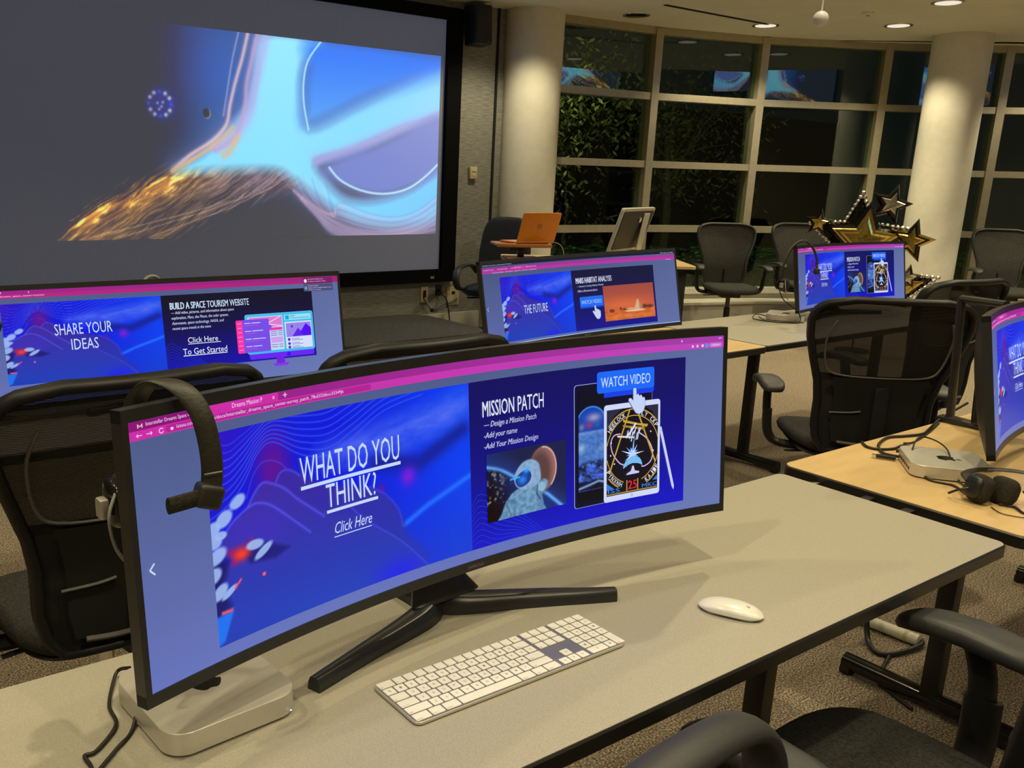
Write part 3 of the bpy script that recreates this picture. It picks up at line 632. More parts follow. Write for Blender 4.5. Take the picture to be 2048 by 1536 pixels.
def moon_tablet(nu, nv):
    U, V = uvg(nu, nv); A = .28; I = np.zeros((nv, nu, 3))+np.array([6, 8, 26.]); n = fbm(U*5, V*22, 21); n2 = fbm(U*12, V*50, 22)
    I = over(I, ell(U, V, .50, .72, .56, .145, .04), (20, 60, 170)); d = np.hypot((U-.5)/.56, (V-.72)/.145); I = over(I, np.exp(-((d-1)/.05)**2)*(V > .70), (50, 150, 250))
    I = over(I, blob(U, V, .60, .765, .28, .04)*1.0, (150, 150, 190)); I = over(I, blob(U, V, .42, .70, .16, .035)*.8, (150, 60, 120)); I = over(I, blob(U, V, .75, .70, .10, .03)*.6, (30, 120, 140)); I = over(I, blob(U, V, .12, .69, .1, .03)*.5, (190, 190, 150))
    g = np.clip((.655-V)/.02, 0, 1); gc = np.array([70, 116, 190.])*(.75+.5*n2[..., None]); I = I*(1-g[..., None])+gc*g[..., None]; I = over(I, g*smask(U, V, [(0, .64), (1, .65)], .03, A)*.6, (120, 160, 215)); I = over(I, blob(U, V, .10, .50, .16, .04)*.9, (150, 180, 220)); I = over(I, blob(U, V, .9, .47, .16, .03)*.5, (140, 170, 210))
    r = np.clip((.385-V)/.03, 0, 1); rc = np.array([30, 50, 110.])*(.3+2.4*np.clip(n*1.6-.4, 0, 1)[..., None]); I = I*(1-r[..., None])+rc*r[..., None]; I = over(I, r*np.clip(n2*3-1.6, 0, 1)*.8, (120, 160, 220)); I = over(I, np.clip((.20-V)/.02, 0, 1)*(V > .11)*.85, (6, 8, 24)); I = over(I, smask(U, V, [(0, .13), (.4, .15), (.8, .175), (1, .16)], .012, A), (130, 160, 215)); I = over(I, (V < .105)*1.0, (5, 6, 20)); I = over(I, (V > .93)*1.0, (8, 8, 30))
    return S(np.clip(I, 0, 255))
def mars(nu, nv):
    U, V = uvg(nu, nv); I = np.zeros((nv, nu, 3))+np.array([190, 84, 55.]); I = over(I, np.clip(V, 0, 1), (158, 72, 62)); I = over(I, blob(U, V, .4, .42, .6, .22)*.8, (222, 110, 62)); g = np.clip((.30-V)/.015, 0, 1); n = fbm(U*14, V*20, 31)
    gc = np.array([200, 98, 44.])*(.8+.4*n[..., None]); I = I*(1-g[..., None])+gc*g[..., None]
    for x, y, r, q in ((.14, .28, .05, .05), (.40, .30, .05, .03), (.90, .32, .07, .05), (.80, .33, .05, .06), (.52, .30, .10, .02), (.32, .32, .02, .05)): I = over(I, ell(U, V, x, y, r, q, .3)*.9, (96, 50, 34) if r < .09 else (225, 175, 140))
    I = over(I, pmask(U, V, cm([(.60, .28), (.63, .44), (.67, .56), (.71, .44), (.75, .28)], 4, True), .015, 1.4), (214, 170, 130)); I = over(I, pmask(U, V, [(.69, .52), (.755, .28), (.70, .28)], .02, 1.4)*.6, (120, 80, 60)); I = over(I, ell(U, V, .60, .235, .20, .03, .2), (228, 190, 150)); I = over(I, blob(U, V, .5, .1, .4, .06)*.4, (235, 150, 80))
    return S(np.clip(I, 0, 255))
def patch_grid(mon, name, fn, nu, nv, s0, s1, h0, h1, off, parent, **k):
    U, V = uvg(nu, nv); return color_mesh(name, mon.rows(s0+(s1-s0)*U, h0+(h1-h0)*V, off), fn(nu, nv), K['screenpix'], parent, **k)
def base_screen(mon, parent, kind):
    nu, nv = 60, 14; U, V = uvg(nu, nv)
    c = np.array([100, 114, 186.])*(1-V[..., None])+np.array([76, 90, 134.])*V[..., None]; t = np.clip((U-.5)*2, 0, 1)[..., None]; c = c*(1-t)+(np.array([104, 120, 178.])*(1-V[..., None])+np.array([92, 106, 158.])*V[..., None])*t
    if kind == 3: c = c*.92
    return color_mesh('screen', mon.rows(-.589+1.178*U, .016+.333*V, .0004), S(c), K['screenpix'], parent)
def browser(A, top=.349, bar=(150, 24, 128), tool=(203, 42, 165), bar2=(166, 60, 168), tool2=(186, 68, 186)):
    A.rect(-.589, top-.011, .589, top, bar, 1, bar2); A.rect(-.589, top-.0225, .589, top-.011, tool, 1, tool2)
def cursor_hand(A, x, y, k, lay):
    P = [(0, 1), (.10, 1.04), (.19, .98), (.21, .64), (.30, .72), (.37, .66), (.41, .58), (.50, .66), (.57, .56), (.62, .48), (.70, .52), (.76, .42), (.76, .02), (.66, -.22), (.42, -.34), (.20, -.28), (.02, -.06), (-.16, .22), (-.30, .42), (-.28, .52), (-.16, .54), (.0, .38)]
    A.poly([(x+(a+.03 if a > .2 else a-.03)*k, y+(b-.02)*k*1.0) for a, b in P], (70, 80, 130), lay); A.poly([(x+a*k, y+b*k) for a, b in P], (196, 210, 245), lay+1)
def slide_common(A, x0, xm, x1, h0, h1, c_top, c_bot):
    b = len(A.v); n = 22
    for i in range(n+1):
        x = xm+(x1-xm)*i/n
        for j in range(5):
            t = j/4; A.v.append((x, h0+(h1-h0)*t, 1)); A.c.append(tuple(S(np.array(c_bot)*(1-t)**1.5+np.array(c_top)*(1-(1-t)**1.5))))
    A.f += [(b+i*5+j, b+(i+1)*5+j, b+(i+1)*5+j+1, b+i*5+j+1) for i in range(n) for j in range(4)]
def contour_lines(A, xm, h0, k=1):
    for i in range(9):
        A.line([(xm+.001, h0+.006*k+.0085*i*k), (xm+.02*k, h0+.012*k+.010*i*k), (xm+.045*k+.004*i*k, h0+(.001+.0075*i)*k), (xm+.09*k+.004*i*k, h0+(.002+.0035*i)*k), (xm+.11*k+.006*i*k, h0)], .0007, (40, 62, 225), 2)
def mission_screen(mon, parent, hi=True):
    sc_ = base_screen(mon, parent, 1); f = 1 if hi else .6
    patch_grid(mon, 'slide_picture', left_slide, int(420*f), int(240*f), warp(-.48), warp(.0159), .034, .313, .0010, sc_)
    A = Art(); browser(A); slide_common(A, -.48, .016, .503, .028, .307, (12, 10, 92), (14, 16, 196)); contour_lines(A, .016, .028)
    A.rect(-.589, .338, -.478, .349, (140, 14, 118), 2); A.rect(-.478, .338, -.365, .349, (205, 42, 165), 2)
    tw = (235, 205, 240)
    A.text('Interstellar Dreams Space Cen', -.566, .3405, .068, .006, tw, 4); A.text('x', -.4935, .3412, .004, .0038, tw, 4, bold=.02); A.text('Dreams Mission P', -.440, .3405, .048, .0062, tw, 4); A.text('x', -.3755, .3412, .004, .0038, tw, 4, bold=.02); A.text('+', -.3575, .3405, .0065, .0065, tw, 4, bold=.02)
    A.poly([(-.5775, .3408), (-.5775, .3462), (-.574, .3430), (-.5705, .3462), (-.5705, .3408), (-.5718, .3408), (-.5718, .3436), (-.574, .3418), (-.5762, .3436), (-.5762, .3408)], (238, 200, 190), 4)
    A.line([(-.5795, .3322), (-.572, .3322)], .0009, tw, 4, 1); A.line([(-.5775, .3342), (-.5797, .3322), (-.5775, .3302)], .0009, tw, 4, 1)
    A.line([(-.566, .3322), (-.5585, .3322)], .0009, tw, 4, 1); A.line([(-.5605, .3342), (-.5583, .3322), (-.5605, .3302)], .0009, tw, 4, 1)
    A.line([(-.5455+.003*math.cos(a), .3322+.003*math.sin(a)) for a in np.linspace(.6, 5.9, 10)], .0011, tw, 4, 1)
    A.rrect(-.539, .3282, -.20, .3366, .004, (178, 34, 146), 2); A.rect(-.5325, .3302, -.5285, .3335, tw, 4); A.text('issuu.com/robinetdp/docs/interstellar_dreams_space_center-survey_patch_7fbd3326bcc33349jk', -.524, .3295, .272, .0062, tw, 4)
    for x in (.512, .5235): A.ell(x, .3322, .0026, .003, (225, 190, 235), 4, 8)
    A.rect(.5335, .3298, .5385, .3348, (230, 205, 240), 4); A.ell(.5465, .3322, .0042, .0042, (70, 160, 230), 4, 12); A.rrect(.5535, .3285, .5835, .3362, .0036, (206, 120, 206), 3); A.text('Update', .559, .3302, .018, .0042, (240, 225, 245), 5)
    A.line([(.575, .3436), (.579, .3456), (.583, .3440)], .001, (235, 215, 245), 4, 1); A.poly([(.484, .3415), (.484, .3465), (.4872, .3428)], (235, 215, 245), 4)
    A.line([(-.5705, .176), (-.5775, .169), (-.5705, .162)], .0022, (200, 215, 245), 3, 1)
    W = (196, 216, 250)
    A.text('WHAT DO YOU', -.3265, .2095, .191, .038, W, 4); A.rect(-.3265, .2015, -.134, .2065, W, 4)
    A.text('THINK?', -.2815, .1655, .097, .0345, W, 4); A.rect(-.2815, .1575, -.182, .162, W, 4); A.text('Click Here', -.270, .1245, .073, .0165, W, 4, shear=.22); A.rect(-.270, .1195, -.197, .1208, W, 4)
    A.text('MISSION PATCH', .0425, .2470, .132, .0260, (222, 228, 250), 4, bold=.010)
    for tx, y, w_ in (('— Design a Mission Patch', .2265, .113), ('-Add your name', .2085, .071), ('-Add Your Mission Design', .1905, .1165)): A.text(tx, .0435, y, w_, .0125, (196, 200, 240), 4, shear=.22, bold=.012)
    # tablets
    A.rrect(.2430, .0525, .4245, .2765, .006, (150, 160, 235), 2); A.rrect(.2440, .0535, .4235, .2755, .0055, (8, 8, 40), 3)
    A.rrect(.3105, .0525, .4425, .2335, .006, (206, 216, 248), 5)
    A.rrect(.2945, .2475, .4275, .295, .005, (20, 62, 230), 4); A.rrect(.2945, .2565, .4275, .295, .005, (24, 104, 246), 5); A.text('WATCH VIDEO', .303, .266, .115, .0185, (196, 220, 250), 6, bold=.006)
    cursor_hand(A, .3765, .2225, .036, 9)
    A.poly([(.4405, .1800), (.4465, .1800), (.4785, .062), (.4775, .0535), (.4730, .061)], (198, 206, 246), 4); A.line([(.4425, .172), (.4480, .1725)], .0008, (120, 130, 200), 5, 1)
    A.ell(.3765, .0580, .0035, .0032, (180, 190, 225), 6, 12)
    # emblem on the white tablet: art is clipped to the tablet glass
    X0, X1, Y0, Y1 = .3165, .4370, .0635, .2240
    A.rect(X0, Y0, X1, Y1, (14, 10, 26), 6); gold = (196, 158, 62)
    A.poly([(X0, .186), (X0, Y1), (.352, Y1), (.333, .212)], (40, 40, 66), 7); A.poly([(X1, .186), (X1, Y1), (.402, Y1), (.423, .212)], (40, 40, 66), 7)
    def clip_ring(r, c_, w_, rng):
        P = []
        for a in np.linspace(rng[0], rng[1], 40):
            x, y = .3768+r*1.0*math.cos(a), .1455+r*1.03*math.sin(a)
            if X0 < x < X1: P.append((x, y))
            else:
                if len(P) > 1: A.line(P, w_, c_, 8, 1)
                P = []
        if len(P) > 1: A.line(P, w_, c_, 8, 1)
    clip_ring(.0735, gold, .0022, (-.2-.9, PI+1.1)); clip_ring(.0615, gold, .0016, (-1.22, PI+1.22))
    A.line([(.369, .2195), (.3220, .1060)], .0030, gold, 8, 1); A.line([(.3860, .2195), (.4310, .1150)], .0030, gold, 8, 1)
    A.rect(X0, .0655, X1, .0672, gold, 8); A.rect(.3625, .0655, .3645, .0885, gold, 8); A.rect(.3885, .0655, .3905, .0885, gold, 8)
    A.poly([(X0, .088), (X0, .075), (.333, .0765)], (50, 120, 210), 7); A.poly([(X1, .090), (X1, .080), (.425, .0805)], (50, 120, 210), 7)
    A.text('25', .3655, .0705, .0215, .0165, (225, 40, 50), 9, bold=.03); A.text('ISS', .3185, .0690, .028, .0075, (60, 130, 235), 9, bold=.01); A.text('MKC', .3990, .0690, .036, .0075, (60, 130, 235), 9, bold=.01)
    def arc_text(tx, r, a0, a1, hgt, flip=False):
        for i, ch in enumerate(tx):
            if ch == ' ': continue
            a = a0+(a1-a0)*i/(len(tx)-1); x, y = .3768+r*math.cos(a), .1455+r*1.03*math.sin(a)
            if X0+.003 < x < X1-.003: A.text(ch, x-.003, y-hgt/2, .006, hgt, (222, 222, 240), 9, bold=.02, rot=a+PI/2 if flip else a-PI/2)
    arc_text('WHEELOCK', .0675, 2.62, 1.90, .0085); arc_text('LY CKPI', .0675, 1.22, .50, .0085); arc_text('PYNXNH', .0675, 3.70, 4.28, .0085, True); arc_text('KAJIE', .0675, 5.22, 5.70, .0085, True)
    A.line([(.348, .1775), (.333, .176), (.3255, .163), (.330, .143), (.345, .124), (.358, .1175)], .0022, (205, 170, 225), 8); A.line([(.392, .175), (.412, .160), (.424, .137), (.420, .118), (.405, .110), (.398, .111)], .0022, (205, 185, 230), 8)
    A.poly([(.3530, .2035), (.3540, .1985), (.4095, .1840), (.4125, .1890), (.392, .1925)], gold, 9); A.poly([(.3520, .1935), (.3545, .1895), (.4010, .1795), (.4060, .1835)], (170, 130, 40), 9); A.poly([(.3400, .1755), (.3405, .1720), (.3800, .1660), (.3800, .1690)], (225, 215, 200), 9)
    A.line([(.360, .169), (.372, .180), (.383, .194)], .0035, (225, 228, 248), 10, 1)
    for k in range(9): x = .361+.0037*k; A.line([(x, .168+.008*math.sin(k*1.7)), (x+.004, .182-.006*math.sin(k*2.3))], .0022, (200, 206, 235), 10, 1)
    for k in range(14):
        a = 2*PI*k/14+.1; r = (.028, .015, .021)[k % 3]; r = .040 if k == 3 else r
        A.poly([(.376+.0022*math.cos(a+PI/2), .136+.0022*math.sin(a+PI/2)), (.376+r*math.cos(a), .136+r*math.sin(a)), (.376-.0022*math.cos(a+PI/2), .136-.0022*math.sin(a+PI/2))], (140, 190, 250) if k % 2 else (210, 230, 255), 9)
    A.ell(.376, .137, .010, .011, (40, 90, 230), 8)
    A.poly(cm([(.3535, .1115), (.359, .124), (.3765, .133), (.393, .127), (.399, .1135), (.391, .117), (.376, .1195), (.362, .116)], 3, True), (120, 185, 240), 10)
    A.poly([(.3755, .1145), (.3785, .1145), (.381, .105), (.392, .1020), (.391, .099), (.361, .0985), (.3625, .101), (.372, .105)], (200, 202, 240), 10)
    for x, y in ((.3255, .1635), (.4245, .1375), (.4185, .1745), (.3240, .1400), (.3330, .1235)): A.ell(x, y, .0014, .0016, (230, 230, 255), 10, 8)
    A.v = [(warp(x), y+.006, l) if (y < .32 and x > -.49) else (x, y, l) for x, y, l in A.v]
    A.build('slide_graphics', mon, sc_)
    patch_grid(mon, 'astronaut_picture', astronaut, int(150*f), int(100*f), warp(.049), warp(.224), .073, .190, .0024, sc_)
    patch_grid(mon, 'moon_base_picture', moon_tablet, int(60*f), int(190*f), warp(.2525), warp(.3105), .068, .268, .0028, sc_)
    return sc_
def tourism_screen(mon, parent):
    sc_ = base_screen(mon, parent, 2); patch_grid(mon, 'slide_picture', left_slide, 200, 110, -.530, -.057, .075, .311, .0010, sc_)
    A = Art(); browser(A, bar=(158, 32, 140), tool=(186, 34, 132), bar2=(150, 34, 122), tool2=(166, 30, 116)); slide_common(A, 0, -.057, .482, .075, .311, (14, 12, 34), (16, 12, 170)); contour_lines(A, -.057, .075, .9)
    tw = (235, 205, 240); A.rect(-.589, .338, -.535, .349, (196, 40, 150), 2); A.text('Dreams Space Ce', -.585, .3410, .045, .006, tw, 4); A.text('+', -.527, .3408, .006, .006, tw, 4); A.text('interstellar_dreams_space_center-tourism', -.575, .3297, .17, .0058, tw, 4); A.poly([(-.449, .3405), (-.449, .346), (-.4455, .342)], tw, 4)
    A.rrect(.452, .324, .568, .3465, .003, (120, 30, 100), 3); A.rrect(.452, .299, .568, .322, .003, (70, 78, 118), 3)
    for y, c_ in ((.335, (240, 230, 235)), (.3105, (110, 150, 190))):
        A.ell(.4605, y, .0055, .0065, c_, 5, 12)
    A.text('Reminder Meeting room', .470, .3375, .06, .0048, tw, 5); A.text('in fifteen minutes today', .470, .3300, .07, .0045, tw, 5); A.text('Software Update', .470, .3145, .04, .0048, tw, 5); A.text('Updates will be installed tonight or later', .470, .3075, .092, .0045, tw, 5); A.text('when you restart', .470, .3010, .05, .0042, tw, 5)
    W = (196, 216, 250); A.text('SHARE YOUR', -.388, .2105, .170, .034, W, 4); A.text('IDEAS', -.344, .1645, .080, .033, W, 4); i0 = len(A.v)
    A.text('BUILD A SPACE TOURISM WEBSITE', -.036, .2365, .2675, .0225, (200, 222, 245), 4, bold=.03)
    for i, (tx, w_) in enumerate((('— Add video, pictures, and information about space', .2105), ('exploration, Mars, the Moon, the solar system,', .190), ('Astronauts, space technology, NASA, and', .172), ('recent space trends in the news', .127))): A.text(tx, -.035, .218-.0172*i, w_, .0125, (200, 210, 240), 4, shear=.2, bold=.008)
    A.text('Click Here', .012, .123, .101, .0185, (225, 235, 250), 4); A.rect(.012, .1185, .122, .1205, (225, 235, 250), 4); A.text('To Get Started', -.007, .0845, .148, .0205, (225, 235, 250), 4); A.rect(-.007, .0800, .141, .0825, (225, 235, 250), 4)
    A.affine(i0, 1.02, .006, .971, .0355); i0 = len(A.v)
    # computer illustration
    cy = (60, 185, 235)
    A.poly([(.300, .050), (.345, .050), (.352, .060), (.288, .060)], (130, 50, 235), 2); A.poly([(.303, .058), (.337, .058), (.333, .085), (.307, .085)], (110, 30, 220), 2)
    A.rrect(.2065, .0800, .452, .118, .008, (105, 34, 240), 3); A.rrect(.2000, .100, .456, .240, .008, (110, 215, 245), 4); A.rrect(.2015, .099, .4545, .2385, .008, cy, 5); A.ell(.352, .0895, .007, .0075, (60, 0, 235), 5)
    A.rect(.209, .108, .338, .231, (196, 214, 245), 6); A.rect(.213, .192, .335, .228, (222, 122, 205), 7); A.line([(.285, .207), (.330, .227)], .0022, (235, 240, 255), 8, 1); A.line([(.285, .202), (.335, .193)], .0022, (235, 240, 255), 8, 1); A.rect(.213, .179, .335, .189, (240, 50, 170), 7)
    for y in (.175, .168, .161, .127, .119): A.rect(.290, y-.0012, .314, y+.0012, (120, 90, 190), 7); A.rect(.318, y-.0012, .334, y+.0012, (120, 90, 190), 7)
    A.rect(.290, .134, .334, .154, (205, 160, 235), 7)
    A.rect(.345, .211, .4475, .231, (150, 225, 245), 6); A.rect(.349, .2135, .363, .2285, (0, 165, 225), 7); A.rect(.367, .224, .386, .2262, (80, 110, 180), 7); A.rect(.367, .2165, .442, .2185, (80, 130, 200), 7)
    A.rect(.345, .108, .4475, .205, (214, 222, 248), 6); A.rect(.349, .150, .4445, .200, (150, 130, 235), 7); A.ell(.371, .1875, .0045, .0045, (90, 40, 190), 8, 12)
    A.poly([(.370, .151), (.394, .181), (.420, .151)], (90, 40, 225), 8); A.poly([(.402, .165), (.425, .196), (.4445, .178), (.4445, .151), (.418, .151)], (84, 0, 245), 9)
    for k, y in enumerate((.141, .126, .113)): A.ell(.357, y, .0055, .0055, (80, 50, 200), 8, 12); A.rect(.367, y+.001, .397, y+.003, (100, 110, 200), 8); A.rect(.367, y-.004, .410, y-.002, (100, 120, 210), 8)
    A.rrect(.166, .106, .205, .222, .004, (250, 50, 165), 7); A.rrect(.189, .1065, .286, .2225, .003, (118, 76, 230), 8); A.poly([(.286, .205), (.297, .193), (.286, .182)], (118, 76, 230), 8)
    for k in range(7): A.rect(.171, .2095-.0155*k, .185, .2112-.0155*k, (250, 170, 220), 8)
    for k, y in enumerate((.209, .181, .153, .127)):
        A.rect(.196, y, .218, y+.0022, (225, 225, 255), 9); A.rect(.222, y, .254+.008*(k % 3), y+.0022, (225, 225, 255), 9); A.rect(.197, y-.0085, .245-.01*(k % 2), y-.005, (165, 78, 215), 9)
    A.affine(i0, 1.0, .0215, .95, .004)
    A.build('slide_graphics', mon, sc_); return sc_
def mars_screen(mon, parent):
    sc_ = base_screen(mon, parent, 3); patch_grid(mon, 'slide_picture', left_slide, 200, 110, -.492, -.064, .028, .293, .0010, sc_)
    A = Art(); A.rect(-.589, .3405, .589, .349, (22, 16, 44), 1)
    top = .3350; A.rect(-.589, top-.010, .589, top, (160, 40, 145), 1, (170, 48, 150)); A.rect(-.589, top-.022, .589, top-.010, (176, 52, 158), 1, (176, 52, 160)); A.rect(-.589, .016, .589, .0195, (150, 190, 240), 2)
    A.text('File Edit View History Bookmarks Window', -.583, .3425, .17, .0045, (225, 220, 240), 3); A.text('Thu Nov 16 5:40', .50, .3425, .08, .0045, (225, 220, 240), 3)
    A.rect(-.40, top-.013, -.32, top, (186, 62, 165), 2)
    for x in (-.55, -.47, -.39, -.30): A.text('Interstellar Dreams', x-.03, top-.010, .06, .005, (230, 190, 230), 3)
    A.text('interstellar_dreams_space_center-habitat', -.53, top-.0245, .26, .006, (230, 190, 230), 3); A.text('Update', .53, top-.0245, .035, .006, (230, 190, 230), 3)
    slide_common(A, 0, -.064, .448, .028, .293, (12, 10, 52), (14, 14, 140))
    A.text('THE FUTURE', -.367, .132, .142, .036, (190, 205, 240), 4); A.text('MARS HABITAT ANALYSIS', -.041, .2340, .2220, .0250, (215, 222, 245), 4, bold=.03)
    A.text('— Review 2 Living Habitat Models', -.038, .2150, .165, .010, (190, 196, 230), 4, shear=.2, bold=.01); A.text('-Make a Recommendation', -.038, .1960, .125, .010, (190, 196, 230), 4, shear=.2, bold=.01)
    A.rrect(-.027, .1235, .117, .174, .004, (20, 70, 220), 3); A.rrect(-.027, .130, .117, .174, .004, (24, 106, 240), 4); A.text('WATCH VIDEO', -.019, .1415, .125, .017, (170, 205, 245), 5, bold=.006); cursor_hand(A, .058, .085, .045, 6)
    A.line([(-.572, .178), (-.579, .170), (-.572, .162)], .002, (170, 190, 230), 3, 1)
    A.build('slide_graphics', mon, sc_); patch_grid(mon, 'desert_picture', mars, 110, 70, .121, .436, .054, .212, .0022, sc_); return sc_
def stand_leg(mb, P, s0=1):
    # P: (x, y, half width at floor, height) -> trapezoid section sweep
    vs = []; fs = []; n = len(P)
    for i, (x, y, w_, h_) in enumerate(P):
        a = P[max(i-1, 0)]; b = P[min(i+1, n-1)]; dx, dy = b[0]-a[0], b[1]-a[1]; d = math.hypot(dx, dy); nx, ny = -dy/d, dx/d
        for k, z in ((-1, 0), (-.95, h_*.5), (-.66, h_*.93), (-.5, h_), (.5, h_), (.66, h_*.93), (.95, h_*.5), (1, 0)): vs.append((x+nx*w_*k, y+ny*w_*k, z))
    for i in range(n-1): fs += [(i*8+j, i*8+(j+1) % 8, (i+1)*8+(j+1) % 8, (i+1)*8+j) for j in range(8)]
    fs += [tuple(range(8)), tuple(range((n-1)*8, n*8))[::-1]]; mb.add(vs, fs)
def legpath(P, w0, w1, h0, h1, n=5):
    Q = catmull([(a, b, 0) for a, b in P], n); return [(q.x, q.y, w0+(w1-w0)*i/(len(Q)-1), h0+(h1-h0)*(i/(len(Q)-1))**2) for i, q in enumerate(Q)]
def monitor(q, screen_fn, label, stand='y', logo=True, **k):
    x, y, zb, yaw, tilt = q[:5]; t = empty('curved_monitor', (x, y, .74), yaw, label=label, cat='monitor', group='curved ultrawide monitors')
    mon = Mon(zb, tilt, *q[5:]); b = MB()
    mon.shbox(b, -MW/2, MW/2, 0, .0155, -.018, .0022, 44); mon.shbox(b, -MW/2, MW/2, .3495, MH, -.018, .0022, 44)
    mon.shbox(b, -MW/2, -.589, 0, MH, -.018, .0022, 1); mon.shbox(b, .589, MW/2, 0, MH, -.018, .0022, 1)
    b.obj('bezel', K['bezel'], t, smooth=False)
    b = MB(); nS, nH = 30, 12; rows = []
    for j in range(nH+1):
        hh = j/nH; r = []
        for i in range(nS+1):
            ss = -1+2*i/nS; e = (max(0, 1-abs(ss)**3)*max(0, 1-abs(2*hh-1)**3)); r.append(mon.P(ss*MW/2*.999, .001+(MH-.002)*hh, -.016-.055*e**.6))
        rows.append(r)
    b.grid(rows).obj('rear_shell', K['black'], t, ang=60)
    b = MB(); mon.shbox(b, -.592, .592, .012, .353, -.016, -.001, 40); b.obj('panel', K['gloss'], t, smooth=False)
    screen_fn(mon, t)
    if logo:
        A = Art(); A.text('SAMSUNG', -.017, .0045, .034, .0052, (120, 122, 124), 4)
        # printed lettering on the chin, not lit
        V = [mon.P(a, h, .0026) for a, h, l in A.v]; me = bpy.data.meshes.new('maker_lettering'); me.from_pydata(V, [], A.f); me.materials.append(K['greycable']); o = bpy.data.objects.new('maker_lettering', me); C.objects.link(o); o.parent = t
    if stand == 'y':
        s_ = MB(); zz = mon.zb
        stand_leg(s_, legpath([(.288, -.066), (.235, -.037), (.187, -.009), (.12, .026), (.06, .054), (.02, .078), (.0, .105)], .0115, .030, .022, .036)); stand_leg(s_, legpath([(-.316, -.006), (-.20, .028), (-.117, .049), (-.05, .070), (-.008, .105)], .0115, .030, .022, .036))
        stand_leg(s_, legpath([(-.005, .075), (-.01, .13), (-.02, .20)], .034, .016, .034, .016)); ob = s_.obj('stand', K['stand'], t, ang=40)
        n_ = MB(); rows = []
        for k_ in range(9):
            u = k_/8; yy = .070+.075*u**.5; z_ = .030+(zz+.16)*u; w_ = .075-.045*min(1, u*3)**.6+.01*u; rows.append([(w_*math.cos(a)*1.0, yy+.030*math.sin(a)*(1 if math.sin(a) > 0 else .35), z_) for a in np.linspace(0, 2*PI, 17)])
        n_.grid(rows); n_.obj('neck', K['stand'], t, ang=50)
    if stand == 'frame':
        # open rectangular easel frame behind the panel, seen edge on
        s_ = MB(); w_ = .035
        def bar(a, b, r=.016): s_.tube([a, b], r, 8, smooth=1, ry=.011)
        A_, B_, D_, E_ = (.06, .30, .010), (.04, .17, .010), (.075, .335, .40), (.055, .195, .40)
        bar(A_, D_, .020); bar(B_, E_, .012); bar(A_, B_, .026); bar(D_, E_, .020); s_.box((.05, .245, .008), (.05, .17, .016))
        ob = s_.obj('stand', K['bezel'], t, ang=40); MB().tube([(.055, .10, .22), (.065, .24, .24)], .03, 12, smooth=1).obj('arm', K['stand'], t)
        MB().sell((.02, .165, .018), (.016, .016, .014), 1, 1, 14, 8).obj('foot', K['chrome'], t)
        MB().tube([(.05, .20, .016), (.052, .21, .16)], .030, 16, smooth=1).obj('collar', K['gloss'], t)
    return t, mon
m1, mon1 = monitor((.884, 1.063, .849, .051, .098, 2.4), lambda a, b: mission_screen(a, b, True), 'nearest curved monitor asking WHAT DO YOU THINK? with a headset over its corner')
m3, mon3 = monitor((2.89, 2.775, .807, .0, .235, 5., .022), mars_screen, 'curved monitor showing THE FUTURE beside an orange desert picture')
m2, mon2 = monitor((1.036, 2.74, .780, .0, .17, 60.), tourism_screen, 'curved monitor showing SHARE YOUR IDEAS and a space tourism website')
m4, mon4 = monitor((5.106, 2.857, .801, .024, .174, 3.), lambda a, b: mission_screen(a, b, False), 'farthest curved monitor, showing the mission patch slide before the star balloons')
m5, mon5 = monitor((3.03, 1.02, .82, .0, .2), lambda a, b: mission_screen(a, b, False), 'curved monitor on a leaning frame stand at the right end of the maple desk', 'frame', False)
